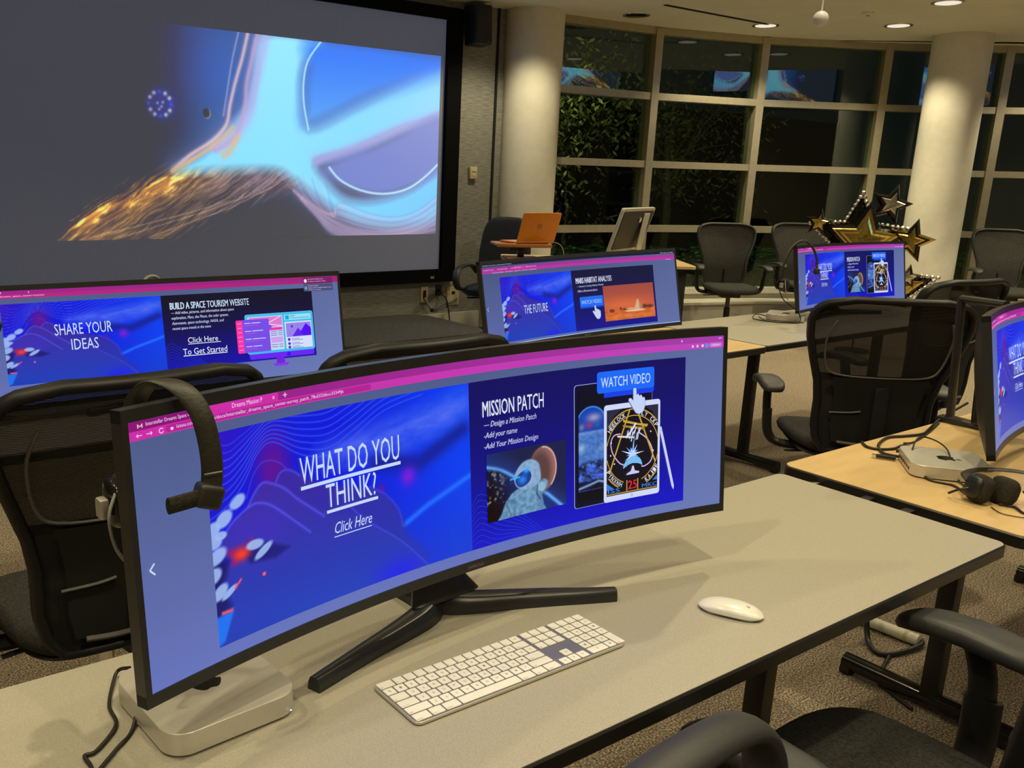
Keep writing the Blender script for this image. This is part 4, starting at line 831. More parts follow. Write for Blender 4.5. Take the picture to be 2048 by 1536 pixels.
#@@PART3
# ================================================================== task chairs
def back_rows(zs, wf, yf, n=15, off=0):
    rows = []
    for z in zs:
        w_ = wf(z); rows.append([(w_*t, yf(z)+.055*(t*w_/.28)**2+off, z) for t in np.linspace(-1, 1, n)])
    return rows
def interp(T): zs, vs = zip(*T); return lambda z: float(np.interp(z, zs, vs))
def ring_outline(W_, yf, z0, z1, n=40):
    L = []
    for z in np.linspace(z0, z1, n): w_ = W_(z); L.append((w_, yf(z)+.055*(w_/.28)**2, z))
    top = [(x, yf(z1)+.055*(x/.28)**2, z1+.0) for x in np.linspace(W_(z1), -W_(z1), 7)[1:-1]]
    R_ = [(-x, y, z) for x, y, z in L[::-1]]; bot = [(x, yf(z0)+.055*(x/.28)**2, z0) for x in np.linspace(-W_(z0), W_(z0), 7)[1:-1]]
    return L+top+R_+bot
def task_chair(name='task_chair', solid=False):
    t = empty(name)
    W_ = interp([(.46, .165), (.50, .195), (.56, .208), (.66, .208), (.74, .222), (.84, .256), (.92, .280), (.98, .288), (1.02, .280), (1.05, .255), (1.065, .215), (1.072, .16)])
    Yf = interp([(.46, -.255), (.55, -.262), (.66, -.265), (.76, -.285), (.86, -.315), (.96, -.345), (1.072, -.372)])
    fm = K['rubber'] if solid else K['frame']
    o = MB(); o.tube(ring_outline(W_, Yf, .46, 1.072), .014, 10, closed=True, smooth=1, ry=.026, upv=(0, 1, 0)); bf = o.obj('back_frame', fm, t, ang=60)
    if solid:
        b = MB(); b.grid(back_rows(np.linspace(.47, 1.065, 22), lambda z: W_(z)-.006, Yf, off=.004)); b.grid(back_rows(np.linspace(.47, 1.065, 22), lambda z: W_(z)-.006, Yf, off=-.022)); b.obj('backrest', K['winseat'], t)
    else:
        MB().grid(back_rows(np.linspace(.745, 1.066, 16), lambda z: W_(z)-.01, Yf)).obj('mesh_panel', K['mesh'], t)
        b = MB(); b.grid(back_rows(np.linspace(.47, .775, 14), lambda z: W_(z)-.012, Yf, off=-.006)); b.grid(back_rows(np.linspace(.50, .765, 10), lambda z: W_(z)-.05, Yf, off=-.026)); lp = b.obj('lumbar_panel', K['lumbar'], t)
        yb = lambda x, z: Yf(z)+.055*(x/.28)**2-.030
        P = [(-.205, .99), (-.225, .93), (-.222, .86), (-.205, .80), (-.17, .775), (-.08, .768), (.08, .768), (.17, .775), (.205, .80), (.222, .86), (.225, .93), (.205, .99)]
        MB().tube([(x, yb(x, z)+.018, z) for x, z in P], .0042, 6, smooth=3).obj('highlight_line', K['lift'], lp)  # grey tube standing in for the highlight along the mesh edge
        MB().tube([(-.17, yb(-.17, .62), .62), (-.10, yb(.1, .62), .625), (-.06, yb(.05, .63), .632)], .0035, 6).obj('lumbar_rail', K['lift'], lp)  # horizontal rail, its highlight put in as grey
        MB().rbox((0, -.310, .60), (.055, .02, .27), .008, 2).obj('spine', K['frame'], t)
        MB().tube([(-.13, -.288, .505), (-.04, -.296, .50), (.13, -.288, .505)], .006, 6).obj('lower_rail', K['lift'], t)  # lower horizontal, greyed to carry its highlight
    o = MB(); o.tube([(0, -.28, .62), (0, -.27, .50), (0, -.20, .415), (0, -.05, .40)], .030, 8, ry=.014, upv=(1, 0, 0)); o.obj('spine_bracket', K['frame'], t)
    def fs(v): v.z += -.030*max(0, v.y/.24-.55)**1.5*2+.012*(v.x/.25)**2; v.x *= 1-.10*max(0, -v.y/.24); return v
    sm = MB(); sm.sell((0, .0, .455), (.252, .240, .036), .55, .48, 36, 10, fn=fs); se = sm.obj('seat', K['winseat'] if solid else K['seat'], t, ang=80)
    sp_ = MB(); sp_.sell((0, -.0, .425), (.225, .21, .022), .6, .5, 28, 8); sp_.obj('seat_pan', K['black'], se, ang=80)
    for s in (-1, 1):
        a = MB(); a.sell((0, 0, 0), (.047, .135, .019), .5, .55, 24, 8, fn=lambda v: Vector((v.x*(1-.12*v.y/.135)+.006*s*(v.y/.135)**2, v.y, v.z-.016*(v.y/.135)**2-.012*max(0, v.y/.135)**3)))
        pad = a.obj('armrest', K['rubber'], t, ang=80); pad.location = (s*.33, .03, .675)
        p = MB(); p.tube([(s*.33, .02, .665), (s*.335, .0, .60), (s*.33, -.01, .52)], .026, 10, ry=.016, upv=(1, 0, 0)); p.tube([(s*.331, -.01, .56), (s*.320, -.015, .46), (s*.27, -.02, .415), (s*.12, -.02, .405)], .034, 10, ry=.018, upv=(1, .01, 0)); p.obj('arm_post', K['frame'], pad, ang=60).location = (-s*.33, -.03, -.675)
    mm = MB(); mm.rbox((0, -.02, .392), (.20, .22, .05), .015, 2); mm.tube([(.10, .06, .395), (.24, .07, .39), (.27, .07, .39)], .009, 8, ry=.005); mm.tube([(-.10, -.04, .395), (-.25, -.05, .39)], .009, 8, ry=.005); mm.obj('tilt_mechanism', K['black'], t)
    MB().lathe([(.022, .24), (.022, .38)], n=16).obj('gas_lift', K['chrome'] if not solid else K['lift'], t); MB().lathe([(.03, .09), (.03, .26), (.024, .265)], n=16).obj('lift_cover', K['black'], t)
    bs = MB(); bs.lathe([(.045, .07), (.045, .12), (.03, .13)], n=20); base = bs.obj('base', K['gloss'], t)
    for k in range(5):
        a = 2*PI*k/5+.3; c_, s_ = math.cos(a), math.sin(a)
        l = MB(); l.tube([(.03*c_, .03*s_, .105), (.17*c_, .17*s_, .092), (.30*c_, .30*s_, .072)], .024, 8, rf=lambda u: 1-.35*u, smooth=3); l.obj('base_arm', K['gloss'], base)
        cs = MB()
        for q in (-1, 1):
            M_ = Matrix.Rotation(a, 3, 'Z')@Matrix.Rotation(PI/2, 3, 'X'); cs.lathe([(.0, -.010), (.024, -.010), (.027, -.005), (.027, .005), (.024, .010), (0, .010)], c=(.30*c_-q*.016*s_, .30*s_+q*.016*c_, .027), n=16, M=M_)
        cs.tube([(.30*c_, .30*s_, .03), (.30*c_, .30*s_, .075)], .008, 8, smooth=1); cs.obj('caster', K['black'], base)
    return t
tc = task_chair(); tw_ = task_chair('task_chair', True)
used = {'a': 0, 'b': 0}
def place(kind, x, y, facing, label, group):
    src = tc if kind == 'a' else tw_; rz = math.radians(facing-90)
    if not used[kind]: o = src; o.location = (x, y, 0); o.rotation_euler = (0, 0, rz); tag(o, label, 'chair', group); used[kind] = 1
    else: o = dup(src, (x, y, 0), rz, label, group)
    return o
G1, G2 = 'mesh back task chairs at the desks', 'grey task chairs along the windows'
place('a', .555, 2.10, 93, 'black mesh back chair behind the left end of the nearest monitor', G1)
place('a', 1.315, 2.14, 90, 'black mesh back chair peeping over the middle of the nearest monitor', G1)
place('a', 3.615, 1.945, 48, 'black mesh back chair behind the maple desk, its left armrest showing', G1)
place('a', 4.54, 2.25, 80, 'black mesh back chair half hidden, before the farthest monitor', G1)
place('a', 1.415, .605, 91, 'black task chair pushed to the front edge of the grey desk', G1)
place('b', 7.80, 5.60, 232, 'grey task chair by the window, nearest the tilted desktop computer', G2)
place('b', 8.85, 5.42, 240, 'grey task chair by the window, right behind the farthest monitor', G2)
place('b', 10.45, 4.15, 225, 'grey task chair right of the second column, at the picture edge', G2)
# ================================================================== leather chairs with loop arms
def leather_chair(x, y, rz, label, hb=1.12, arms_z=.66, loop=.0):
    t = empty('leather_chair', (x, y, 0), math.radians(rz-90), label=label, cat='chair', group='black leather chairs with loop arms')
    MB().sell((0, .0, .47), (.26, .25, .055), .5, .5, 32, 10).obj('seat', K['leather'], t, ang=80)
    def fb(v): v.y += -.10*(v.z/((hb-.5)/2)+1)*.55+.03*(v.x/.25)**2; v.x *= 1-.10*max(0, v.z/((hb-.5)/2)); return v
    MB().sell((0, -.23, (hb+.5)/2), (.245, .040, (hb-.5)/2), .5, .4, 32, 14, fn=fb).obj('backrest', K['leather'], t, ang=80)
    for s in (-1, 1):
        a = MB(); az = arms_z
        a.tube([(s*.26, -.26, .60), (s*.30, -.22, az-.005), (s*.315, -.10, az+.012), (s*.315, .06, az+.008), (s*.315, .17, az-.02), (s*.310, .215, az-.09), (s*.30, .18, az-.17), (s*.28, .10, .47), (s*.22, .05, .42)], .017, 14, smooth=6, ry=.033, upv=(s, 0, 0)); a.obj('armrest', K['rubber'], t, ang=70)
    MB().rbox((0, 0, .40), (.22, .24, .05), .015, 2).obj('tilt_mechanism', K['black'], t)
    MB().tube([(.10, .0, .395), (.26, .02, .385)], .008, 8).obj('lever', K['black'], t)
    MB().lathe([(.028, .10), (.028, .39)], n=16).obj('gas_lift', K['black'], t); b = MB().lathe([(.045, .07), (.045, .12), (.03, .13)], n=20).obj('base', K['black'], t)
    for k in range(5):
        a = 2*PI*k/5; c_, s_ = math.cos(a), math.sin(a); MB().tube([(.03*c_, .03*s_, .105), (.17*c_, .17*s_, .092), (.29*c_, .29*s_, .072)], .024, 8, rf=lambda u: 1-.35*u, smooth=3).obj('base_arm', K['black'], b)
        MB().lathe([(0, -.018), (.024, -.018), (.027, -.008), (.027, .008), (.024, .018), (0, .018)], c=(.30*c_, .30*s_, .03), n=16, M=Matrix.Rotation(a, 3, 'Z')@Matrix.Rotation(PI/2, 3, 'X')).obj('caster', K['black'], b)
    return t
leather_chair(5.36, 6.34, 213, 'black leather office chair with loop arms behind the orange laptop')
leather_chair(.852, .262, 7, 'black leather chair whose armrest fills the bottom edge of the picture', hb=.78, arms_z=.80)
# ================================================================== keyboard, mouse, mini computers
def keyboard(x, y, rz):
    t = empty('keyboard', (x, y, .74), rz, label='white full size keyboard with number pad on the grey desk', cat='keyboard')
    MB().slab(0, 0, .4187, .1149, .011, .0012, .0062, ch=.0008).obj('body', K['alum'], t)
    u = .019; x0 = -.4187/2+.0016; yr = [.1149/2-.0016-u*.98*(i+.5) for i in range(6)]; cache = {}; L = Art()
    dk = MB().slab(0, 0, .4155, .1118, .010, .0060, .0064).obj('key_deck', K['bluegrey'], t)
    def key(cx, cy, w_, h_, leg=None):
        k_ = (round(w_, 4), round(h_, 4))
        if k_ not in cache: cache[k_] = MB().slab(0, 0, w_-.0024, h_-.0024, .0018, .0064, .0084, ch=.0004, n=2).mesh('key')
        if not cache[k_].materials: cache[k_].materials.append(K['keycap'])
        o = bpy.data.objects.new('key', cache[k_]); C.objects.link(o); o.parent = t; o.location = (cx, cy, 0)
        if leg:
            hh = .0046 if len(leg) == 1 else .0024; ww = .0038 if len(leg) == 1 else min(.0014*len(leg), w_*.7)
            L.text(leg, cx-ww/2 if len(leg) == 1 else cx-w_/2+.0022, cy-hh/2 if len(leg) == 1 else cy-h_/2+.0028, ww, hh, (90, 90, 90), 1)
    def row(i, xs, items):
        cx = xs
        for w_, lg in items: key(cx+w_*u/2, yr[i], w_*u, u*.98, lg); cx += w_*u
    row(0, x0, [(1.5, 'esc')]+[(1, 'F%d' % k) for k in range(1, 13)]+[(1, 'O')]); row(1, x0, [(1, c) for c in '`1234567890-=']+[(1.5, 'delete')])
    row(2, x0, [(1.5, 'tab')]+[(1, c) for c in 'QWERTYUIOP[]\\']); row(3, x0, [(1.75, 'caps lock')]+[(1, c) for c in "ASDFGHJKL;'"]+[(1.75, 'return')])
    row(4, x0, [(2.25, 'shift')]+[(1, c) for c in 'ZXCVBNM,./']+[(2.25, 'shift')]); row(5, x0, [(1.5, 'control'), (1.25, 'option'), (1.5, 'command'), (6, None), (1.5, 'command'), (1.25, 'option'), (1.5, 'control')])
    x1 = x0+14.5*u+.0048; x2 = x1+3*u+.0048
    row(0, x1, [(1, 'F13'), (1, 'F14'), (1, 'F15')]); row(1, x1, [(1, 'fn'), (1, 'home'), (1, 'pg')]); row(2, x1, [(1, 'del'), (1, 'end'), (1, 'pg')]); row(4, x1+u, [(1, '^')]); row(5, x1, [(1, '<'), (1, 'v'), (1, '>')])
    row(0, x2, [(1, 'F16'), (1, 'F17'), (1, 'F18'), (1, 'F19')]); row(1, x2, [(1, 'C'), (1, '='), (1, '/'), (1, '*')]); row(2, x2, [(1, '7'), (1, '8'), (1, '9'), (1, '-')]); row(3, x2, [(1, '4'), (1, '5'), (1, '6'), (1, '+')]); row(4, x2, [(1, '1'), (1, '2'), (1, '3')]); row(5, x2, [(2, '0'), (1, '.')])
    key(x2+3.5*u, (yr[4]+yr[5])/2, u, u*.98*2, 'enter')
    me = bpy.data.meshes.new('legends'); me.from_pydata([(a, b, .00852) for a, b, c in L.v], [], L.f); me.materials.append(K['legend']); o = bpy.data.objects.new('legends', me); C.objects.link(o); o.parent = t; o['kind'] = 'stuff'
K['bluegrey'] = mat('key_deck_grey', (.20, .20, .27), .4, .3, noise=(40, .03))
keyboard(.8535, .9405, -.003)
t = empty('computer_mouse', (1.312, .864, .74), math.radians(117.5-90), label='white wireless mouse alone on the grey desk', cat='mouse')
def fm(v): v.z *= (1-.0*abs(v.y)); return v
rows = []
for i in range(25):
    yy = -1+2*i/24; e = max(0, 1-abs(yy)**3.2); hw = .0285*e**.5*(.97+.03*math.cos(yy)); zz = .0045+.0165*max(0, 1-abs(yy)**2.3)**.85
    rows.append([(hw*math.sin(a), yy*.0567, .0048+(zz-.0048)*math.cos(a)**.55 if abs(math.cos(a)) > 1e-6 else .0048) for a in np.linspace(-PI/2, PI/2, 19)])
MB().grid(rows).obj('shell', K['mouse'], t, ang=80)
MB().slab(0, 0, .046, .098, .021, .0005, .0075).obj('underside', K['alum'], t); A_ = Art(); 
APPLE = cm([(0, .30), (.10, .36), (.22, .36), (.33, .29), (.27, .22), (.25, .12), (.29, .02), (.37, -.04), (.31, -.18), (.22, -.30), (.13, -.34), (.0, -.30), (-.12, -.34), (-.22, -.30), (-.33, -.15), (-.38, .03), (-.36, .20), (-.27, .33), (-.14, .36)], 3, True)
LEAFP = cm([(.0, .40), (.10, .44), (.17, .54), (.17, .62), (.06, .57), (.0, .48)], 3, True)
def fruit(parent, size, z, mt, x=0, y=0, name='emblem', rx=0):
    b = MB(); b.prism([(a*size, c*size) for a, c in APPLE], z, z+.0003); b.prism([(a*size, c*size) for a, c in LEAFP], z, z+.0003); o = b.obj(name, mt, parent, smooth=False); o.location = (x, y, 0); return o
fruit(t, .010, .0186, K['alum'], 0, -.028)
def mini(x, y, rz, label, emb=True, er=0):
    t = empty('mini_computer', (x, y, .74), math.radians(rz), label=label, cat='computer', group='silver mini computers')
    MB().slab(0, 0, .197, .197, .034, .0035, .036, ch=.0008, n=8).obj('body', K['alum'], t, ang=25)
    MB().slab(0, 0, .165, .165, .06, 0, .004, n=8).obj('foot', K['black'], t)
    if emb: fruit(t, .060, .0361, K['gloss'], 0, 0).rotation_euler = (0, 0, er)
    MB().box((.080, -.0986, .010), (.0028, .0006, .0016)).obj('status_light', K['led'], t, smooth=False)
    b = MB()
    for k in range(6): b.box((-.06+.022*k, .0988, .016), (.013, .001, .007))
    b.obj('ports', K['black'], t, smooth=False); return t
mini(.424, 1.094, 4.5, 'silver mini computer under the left corner of the nearest monitor')
mini(2.515, 1.068, 38, 'silver mini computer on the maple desk with black plugs in it', er=PI)
mini(4.63, 2.93, 28, 'silver mini computer beside the farthest monitor', er=1.2)
# ================================================================== headsets
def wire(name, P, r, label, cat='cable', m_='cable', grp=None, smooth=6):
    o = MB(); o.tube(P, r, 7, smooth=smooth); return tag(o.obj(name, K[m_], None, ang=70), label, cat, grp)
def headset_on(mon, root, label, pts_, cup, pad, bandw=.015, mic=True):
    t = empty('headset', root.location, root.rotation_euler.z, label=label, cat='headset', group='headsets hung on monitors')
    P = [mon.P(*p) for p in pts_]; b = MB(); b.tube(P, .0042, 12, smooth=8, ry=bandw*.88, upv=(1, -.25, 0)); b.obj('headband', K['band'], t, ang=50)
    e = Vector(mon.P(*pad)); d = (Vector(P[-1])-Vector(P[-2])).normalized()
    MB().rbox(Vector(P[-1])+d*-.012, (.034, .024, .03), .006, 3, rx=.0, ry=.35).obj('slider_block', K['band'], t)
    MB().tube([Vector(P[-1])+Vector((-.002, 0, .012)), e], .0105, 12, smooth=2, ry=.006, upv=(0, 1, 0)).obj('temple_pad', K['hspad'], t)
    MB().tube([Vector(P[-2])+Vector((-.012, -.006, .012)), Vector(P[-2])+Vector((.008, -.012, .014))], .0010, 6, smooth=1).obj('size_mark', K['greycable'], t)
    c_ = Vector(mon.P(*cup)); MB().sell(c_, (.016, .034, .036), .7, .8, 20, 12).obj('ear_cushion', K['hspad'], t, ang=80); MB().sell(c_+Vector((-.016, 0, 0)), (.010, .028, .030), .6, .8, 20, 10).obj('ear_shell', K['gloss'], t, ang=80)
    if mic:
        MB().tube([c_+Vector((-.02, -.02, .02)), c_+Vector((-.035, -.035, -.005)), c_+Vector((-.030, -.040, -.045)), c_+Vector((-.012, -.045, -.075))], .0022, 8).obj('microphone_boom', K['greycable'], t)
        MB().rbox(c_+Vector((-.034, -.01, .0)), (.012, .02, .026), .003, 2).obj('boom_hinge', K['silverdark'], t)
    return t
headset_on(mon1, m1, 'black single ear headset hanging over the top left corner of the nearest monitor',
           [(-.535, .275, -.080), (-.535, .325, -.078), (-.532, .366, -.060), (-.525, .385, -.028), (-.516, .377, .008), (-.508, .348, .030), (-.504, .305, .038), (-.505, .266, .038), (-.516, .238, .036)], (-.542, .232, -.090), (-.566, .250, .033))
headset_on(mon4, m4, 'thin black headset hanging on the left corner of the farthest monitor',
           [(-.66, .19, -.06), (-.655, .27, -.05), (-.625, .335, -.03), (-.58, .378, -.005), (-.525, .385, .02), (-.475, .345, .04), (-.452, .285, .05), (-.452, .235, .05), (-.46, .205, .05)], (-.655, .165, -.055), (-.475, .21, .05), .009)
t = headset_on(mon2, m2, 'black headset on the left end of the space tourism monitor, cut by the picture edge',
               [(-.62, .25, -.06), (-.62, .32, -.05), (-.60, .375, -.02), (-.575, .38, .01), (-.560, .345, .035), (-.553, .30, .04), (-.553, .262, .04), (-.558, .24, .04)], (-.63, .23, -.06), (-.58, .245, .04), .014, False)
# headset lying on the maple desk
t = empty('headset', (2.33, .90, .74), 0, label='black headset with ear cushions lying on the maple desk', cat='headset')
for k, (x, y, z, r) in enumerate(((0, 0, .036, .0), (.045, -.035, .032, .25))):
    M_ = Matrix.Rotation(-.55+r, 3, 'Z')@Matrix.Rotation(.25, 3, 'Y'); MB().sell((x, y, z), (.020, .034, .034), .6, .75, 22, 12, M=M_).obj('ear_cushion', K['hspad'], t, ang=80)
    MB().sell(Vector((x, y, z))+M_@Vector((-.018 if k == 0 else .018, 0, 0)), (.011, .027, .027), .6, .8, 20, 10, M=M_).obj('ear_shell', K['black'], t, ang=80)
MB().tube([(-.01, .02, .050), (.05, .055, .050), (.14, .05, .046), (.22, .0, .04), (.24, -.08, .034), (.18, -.13, .030), (.08, -.07, .03)], .012, 10, smooth=8, ry=.004, upv=(0, 0, 1)).obj('headband', K['band'], t, ang=50)
MB().tube([(-.01, .0, .04), (-.035, .03, .03), (-.03, .055, .012)], .003, 8).obj('microphone_boom', K['black'], t)
# ================================================================== cables on the desks
CG = 'thin black cables on the desks'
wire('usb_cable', [(.352, 1.205, .765), (.342, 1.232, .75), (.325, 1.205, .7435), (.306, 1.156, .7435), (.300, 1.107, .7435), (.262, 1.065, .7435), (.246, 1.062, .7435), (.246, 1.03, .7435), (.225, .99, .7435)], .0028, 'thin black cable curling out behind the nearest mini computer', grp=CG)
wire('power_cable', [(.385, 1.215, .752), (.368, 1.205, .772), (.350, 1.150, .768), (.317, 1.088, .7435), (.285, 1.055, .7435), (.240, 1.01, .7435), (.20, .96, .7435)], .0028, 'black cable running beside the nearest mini computer to the desk front', grp=CG)
wire('display_cable', [(3.15, 1.30, .80), (3.06, 1.335, .75), (2.90, 1.295, .745), (2.829, 1.279, .745), (2.757, 1.296, .745), (2.691, 1.315, .745), (2.586, 1.286, .745), (2.52, 1.239, .745), (2.505, 1.205, .748), (2.50, 1.17, .752), (2.475, 1.135, .752)], .0042, 'thick black cable looping on the maple desk to the mini computer')
wire('network_cable', [(2.575, 1.330, .744), (2.54, 1.295, .7445), (2.548, 1.262, .7445), (2.593, 1.243, .7445), (2.62, 1.232, .752), (2.60, 1.185, .755)], .0042, 'short thick black cable with its end at the rear desk edge')
wire('audio_cable', [(3.02, 1.32, .743), (2.824, 1.269, .743), (2.711, 1.25, .743), (2.66, 1.25, .748), (2.61, 1.20, .757)], .0026, 'thin black cable running behind the leaning monitor stand')
wire('headset_cable', [(2.485, 1.145, .756), (2.55, 1.165, .80), (2.60, 1.15, .797), (2.57, 1.09, .785), (2.47, 1.02, .752), (2.40, .955, .7435), (2.345, .925, .745)], .0022, 'thin wire arching over the mini computer to the headset on the maple desk')
wire('headset_lead', [(2.415, 1.085, .752), (2.39, 1.04, .7435), (2.40, .99, .7435), (2.36, .94, .7435)], .003, 'short black lead between the plugs and the headset on the maple desk')
wire('coiled_lead', [(2.35, .86, .744), (2.36, .83, .744), (2.335, .80, .744), (2.345, .775, .744), (2.32, .755, .744)], .003, 'black lead leaving the headset towards the picture edge')
wire('loose_wire', [(2.315, .862, .7425), (2.29, .83, .7425), (2.30, .795, .7425), (2.325, .765, .7425), (2.37, .75, .7425)], .0012, 'very thin wire on the maple desk below the ear cushions')
for k, (x, y, z, rz, lab) in enumerate(((2.470, 1.115, .754, 2.4, 'chunky black plug pushed into the maple desk mini computer'), (2.445, 1.085, .750, 2.3, 'black round plug below the chunky plug of the maple desk mini computer'), (2.555, 1.185, .757, 2.45, 'flat black plug at the rear corner of the maple desk mini computer'))):
    t = empty('plug', (x, y, z), rz, label=lab, cat='plug', group='plugs in the mini computer'); MB().rbox((0, 0, 0), (.045, .018, .014), .004, 2).obj('shell', K['black'], t); MB().rbox((-.026, 0, 0), (.012, .014, .006), .001, 1).obj('tip', K['silverdark'], t); MB().tube([(.02, 0, 0), (.032, 0, -.001)], .004, 8, smooth=1).obj('strain_relief', K['cable'], t)
t = empty('adapter_stick', (2.475, 1.205, .742), 2.0, label='small black adapter stick with a silver tip on the maple desk', cat='adapter'); MB().rbox((0, 0, .006), (.05, .012, .010), .003, 2).obj('shell', K['black'], t); MB().rbox((.030, 0, .006), (.012, .010, .006), .001, 1).obj('tip', K['chrome'], t)
wire('headset_lead', [(4.50, 2.97, 1.0), (4.52, 2.93, .93), (4.54, 2.90, .86), (4.58, 2.83, .80), (4.56, 2.80, .75), (4.50, 2.84, .7435), (4.46, 2.93, .7435), (4.52, 3.03, .75)], .0028, 'black headset lead trailing over the mini computer of the farthest monitor')
wire('usb_cable', [(4.545, 3.00, .757), (4.49, 3.03, .765), (4.46, 3.02, .7435), (4.45, 2.93, .7435), (4.50, 2.86, .7435), (4.6, 2.80, .7435)], .0028, 'small tangle of black cable left of the farthest mini computer')
t = empty('ring_headphone', (.985, 2.875, 1.10), .3, label='pale ring edge sticking up behind the space tourism monitor', cat='headset'); MB().tube([(-.045, 0, -.06), (-.045, 0, -.0), (-.020, 0, .036), (.018, 0, .034), (.04, 0, .0), (.045, 0, -.06)], .006, 8).obj('headband', K['greycable'], t); MB().sell((.0, .0, -.02), (.028, .012, .04), .7, .7).obj('ear_cushion', K['hspad'], t, ang=80)
# ================================================================== podium with laptop riser and desktop computer
t = empty('podium', (4.405, 4.22, 0), math.radians(-36.6), label='tall dark podium with a light wood top before the windows', cat='podium')
MB().slab(0, 0, 1.20, .55, .03, .945, .965, ch=.002).obj('top', K['maple'], t); MB().box((0, 0, .47), (1.10, .46, .94)).obj('cabinet', K['crate'], t, smooth=False)
for s in (-1, 1): MB().rbox((s*.27, -.232, .50), (.52, .012, .80), .004, 2).obj('door', K['black'], t)
t = empty('laptop_riser', (3.98, 4.47, .965), math.radians(-30), label='cherry wood laptop tray on a black post, on the podium', cat='stand')
MB().slab(0, .02, .36, .27, .02, .085, .100, ch=.003).obj('tray', K['wood'], t)
MB().rbox((0, -.11, .092), (.36, .02, .024), .006, 2).obj('front_lip', K['wood'], t); MB().rbox((0, 0, .045), (.04, .04, .08), .008, 2).obj('post', K['black'], t)
MB().rbox((-.02, .02, .068), (.10, .06, .028), .008, 2).obj('clamp', K['black'], t); MB().slab(0, 0, .22, .18, .02, 0, .012).obj('base_plate', K['wood'], t)
t = empty('laptop', (4.03, 4.45, 1.0665), math.radians(-8), label='open orange laptop seen from behind on the wooden tray', cat='laptop')
MB().slab(0, .03, .29, .20, .012, 0, .012, ch=.001).obj('base', K['orange'], t)
b = MB().slab(0, 0, .29, .20, .012, -.0035, .0035, ch=.001); b.v = [(x, -.072-z-.25*(y)*.0, 0) if False else (x, z, y+.10) for x, y, z in b.v]
ld = b.obj('lid', K['orange'], t); ld.location = (0, -.072, .012); ld.rotation_euler = (.36, 0, 0)
em = fruit(ld, .055, 0, K['wood']); em.rotation_euler = (PI/2, 0, 0); em.location = (0, -.0036, .106)
MB().tube([(-.14, -.074, .010), (.14, -.074, .010)], .006, 10, smooth=1).obj('hinge', K['wood'], t)
t = empty('desktop_computer', (4.25, 3.84, .965), math.radians(20), label='large silver edged desktop computer turned away and leaning back on the podium', cat='computer')
b = MB().slab(0, 0, .50, .27, .012, -.015, .004, ch=.002); b.v = [(x, z, y+.135) for x, y, z in b.v]; hs = b.obj('housing', K['alum'], t); hs.location = (0, 0, .10); hs.rotation_euler = (.30, 0, 0)
b = MB().slab(0, 0, .465, .235, .01, -.019, -.014, ch=.001); b.v = [(x, z, y+.135) for x, y, z in b.v]; b.obj('rear_cover', K['black'], hs)
b = MB(); b.rbox((.12, -.040, .09), (.085, .008, .30), .003, 2, rx=-.12); b.rbox((.12, -.035, -.068), (.14, .14, .006), .003, 2, rx=-.30); b.obj('stand', K['alum'], hs); MB().lathe([(.018, 0), (.018, .006), (.01, .008)], c=(.04, -.020, .20), n=16, M=Matrix.Rotation(PI/2, 3, 'X')).obj('cable_hole', K['chrome'], hs)
wire('charging_cable', [(4.12, 4.38, 1.07), (4.15, 4.33, 1.075), (4.19, 4.31, 1.05), (4.20, 4.30, .99), (4.16, 4.33, .968)], .003, 'thin cable looping beside the wooden laptop tray', m_='greycable')
# ================================================================== wall fittings
t = empty('loudspeaker', (5.46, YW, 2.80), label='black box loudspeaker high on the grey wall beside the projection screen', cat='loudspeaker')
MB().rbox((0, -.13, 0), (.19, .17, .34), .012, 3, rx=-.06).obj('cabinet', K['black'], t); MB().rbox((0, -.218, .01), (.172, .010, .30), .004, 2, rx=-.06).obj('grille', K['lift2'] if 'lift2' in K else K['edge'], t); MB().box((0, -.02, 0), (.08, .05, .12)).obj('bracket', K['steel'], t, smooth=False); MB().box((.05, -.225, -.142), (.03, .003, .005)).obj('maker_badge', K['greycable'], t, smooth=False)
t = empty('thermostat', (5.55, YW, 1.51), label='small cream thermostat box on the grey wall left of the column', cat='thermostat'); MB().rbox((0, -.022, 0), (.085, .035, .115), .006, 2).obj('housing', K['cream'], t); MB().box((0, -.0405, .01), (.05, .002, .004)).obj('slot', K['edge'], t, smooth=False); MB().rbox((.0, -.0415, -.02), (.02, .003, .012), .001, 1).obj('slider', K['sill'], t)
for x, z, w_, h_, lab, dark in ((5.03, .37, .085, .15, 'cable wall plate with a dark opening below the projection screen', 1), (5.20, .40, .07, .10, 'black power plug and socket between the two wall plates', 2), (5.375, .34, .15, .18, 'wide cream wall plate below the right end of the projection screen', 0)):
    t = empty('wall_socket', (x, YW, z), label=lab, cat='socket', group='sockets below the projection screen'); MB().rbox((0, -.006, 0), (w_, .012, h_), .003, 2).obj('plate', K['cream'] if dark != 2 else K['black'], t)
    MB().rbox((0, -.013, 0 if dark else .03), ((.035 if dark else .04), .006, (.08 if dark == 1 else .03)), .002, 1).obj('opening', K['ventdark'], t)
    if dark == 2: MB().tube([(0, -.012, 0), (0, -.05, 0), (.0, -.06, -.03)], .016, 10, smooth=2).obj('plug', K['black'], t)
wire('wall_cable', [(5.03, 6.985, .34), (5.045, 6.95, .28), (5.09, 6.93, .22), (5.10, 6.92, .205)], .011, 'grey cable dropping from the cable wall plate to the platform', m_='greycable', grp='cables below the projection screen')
wire('wall_cable', [(5.42, 6.985, .31), (5.34, 6.96, .28), (5.20, 6.93, .265), (5.12, 6.92, .225)], .008, 'blue cable sagging from the wide cream wall plate', m_='bluecable', grp='cables below the projection screen')
wire('wall_cable', [(5.20, 6.94, .37), (5.25, 6.93, .32), (5.27, 6.93, .25), (5.285, 6.93, .185), (5.29, 6.90, .012)], .006, 'black cable hanging from the power plug to the floor', grp='cables below the projection screen')
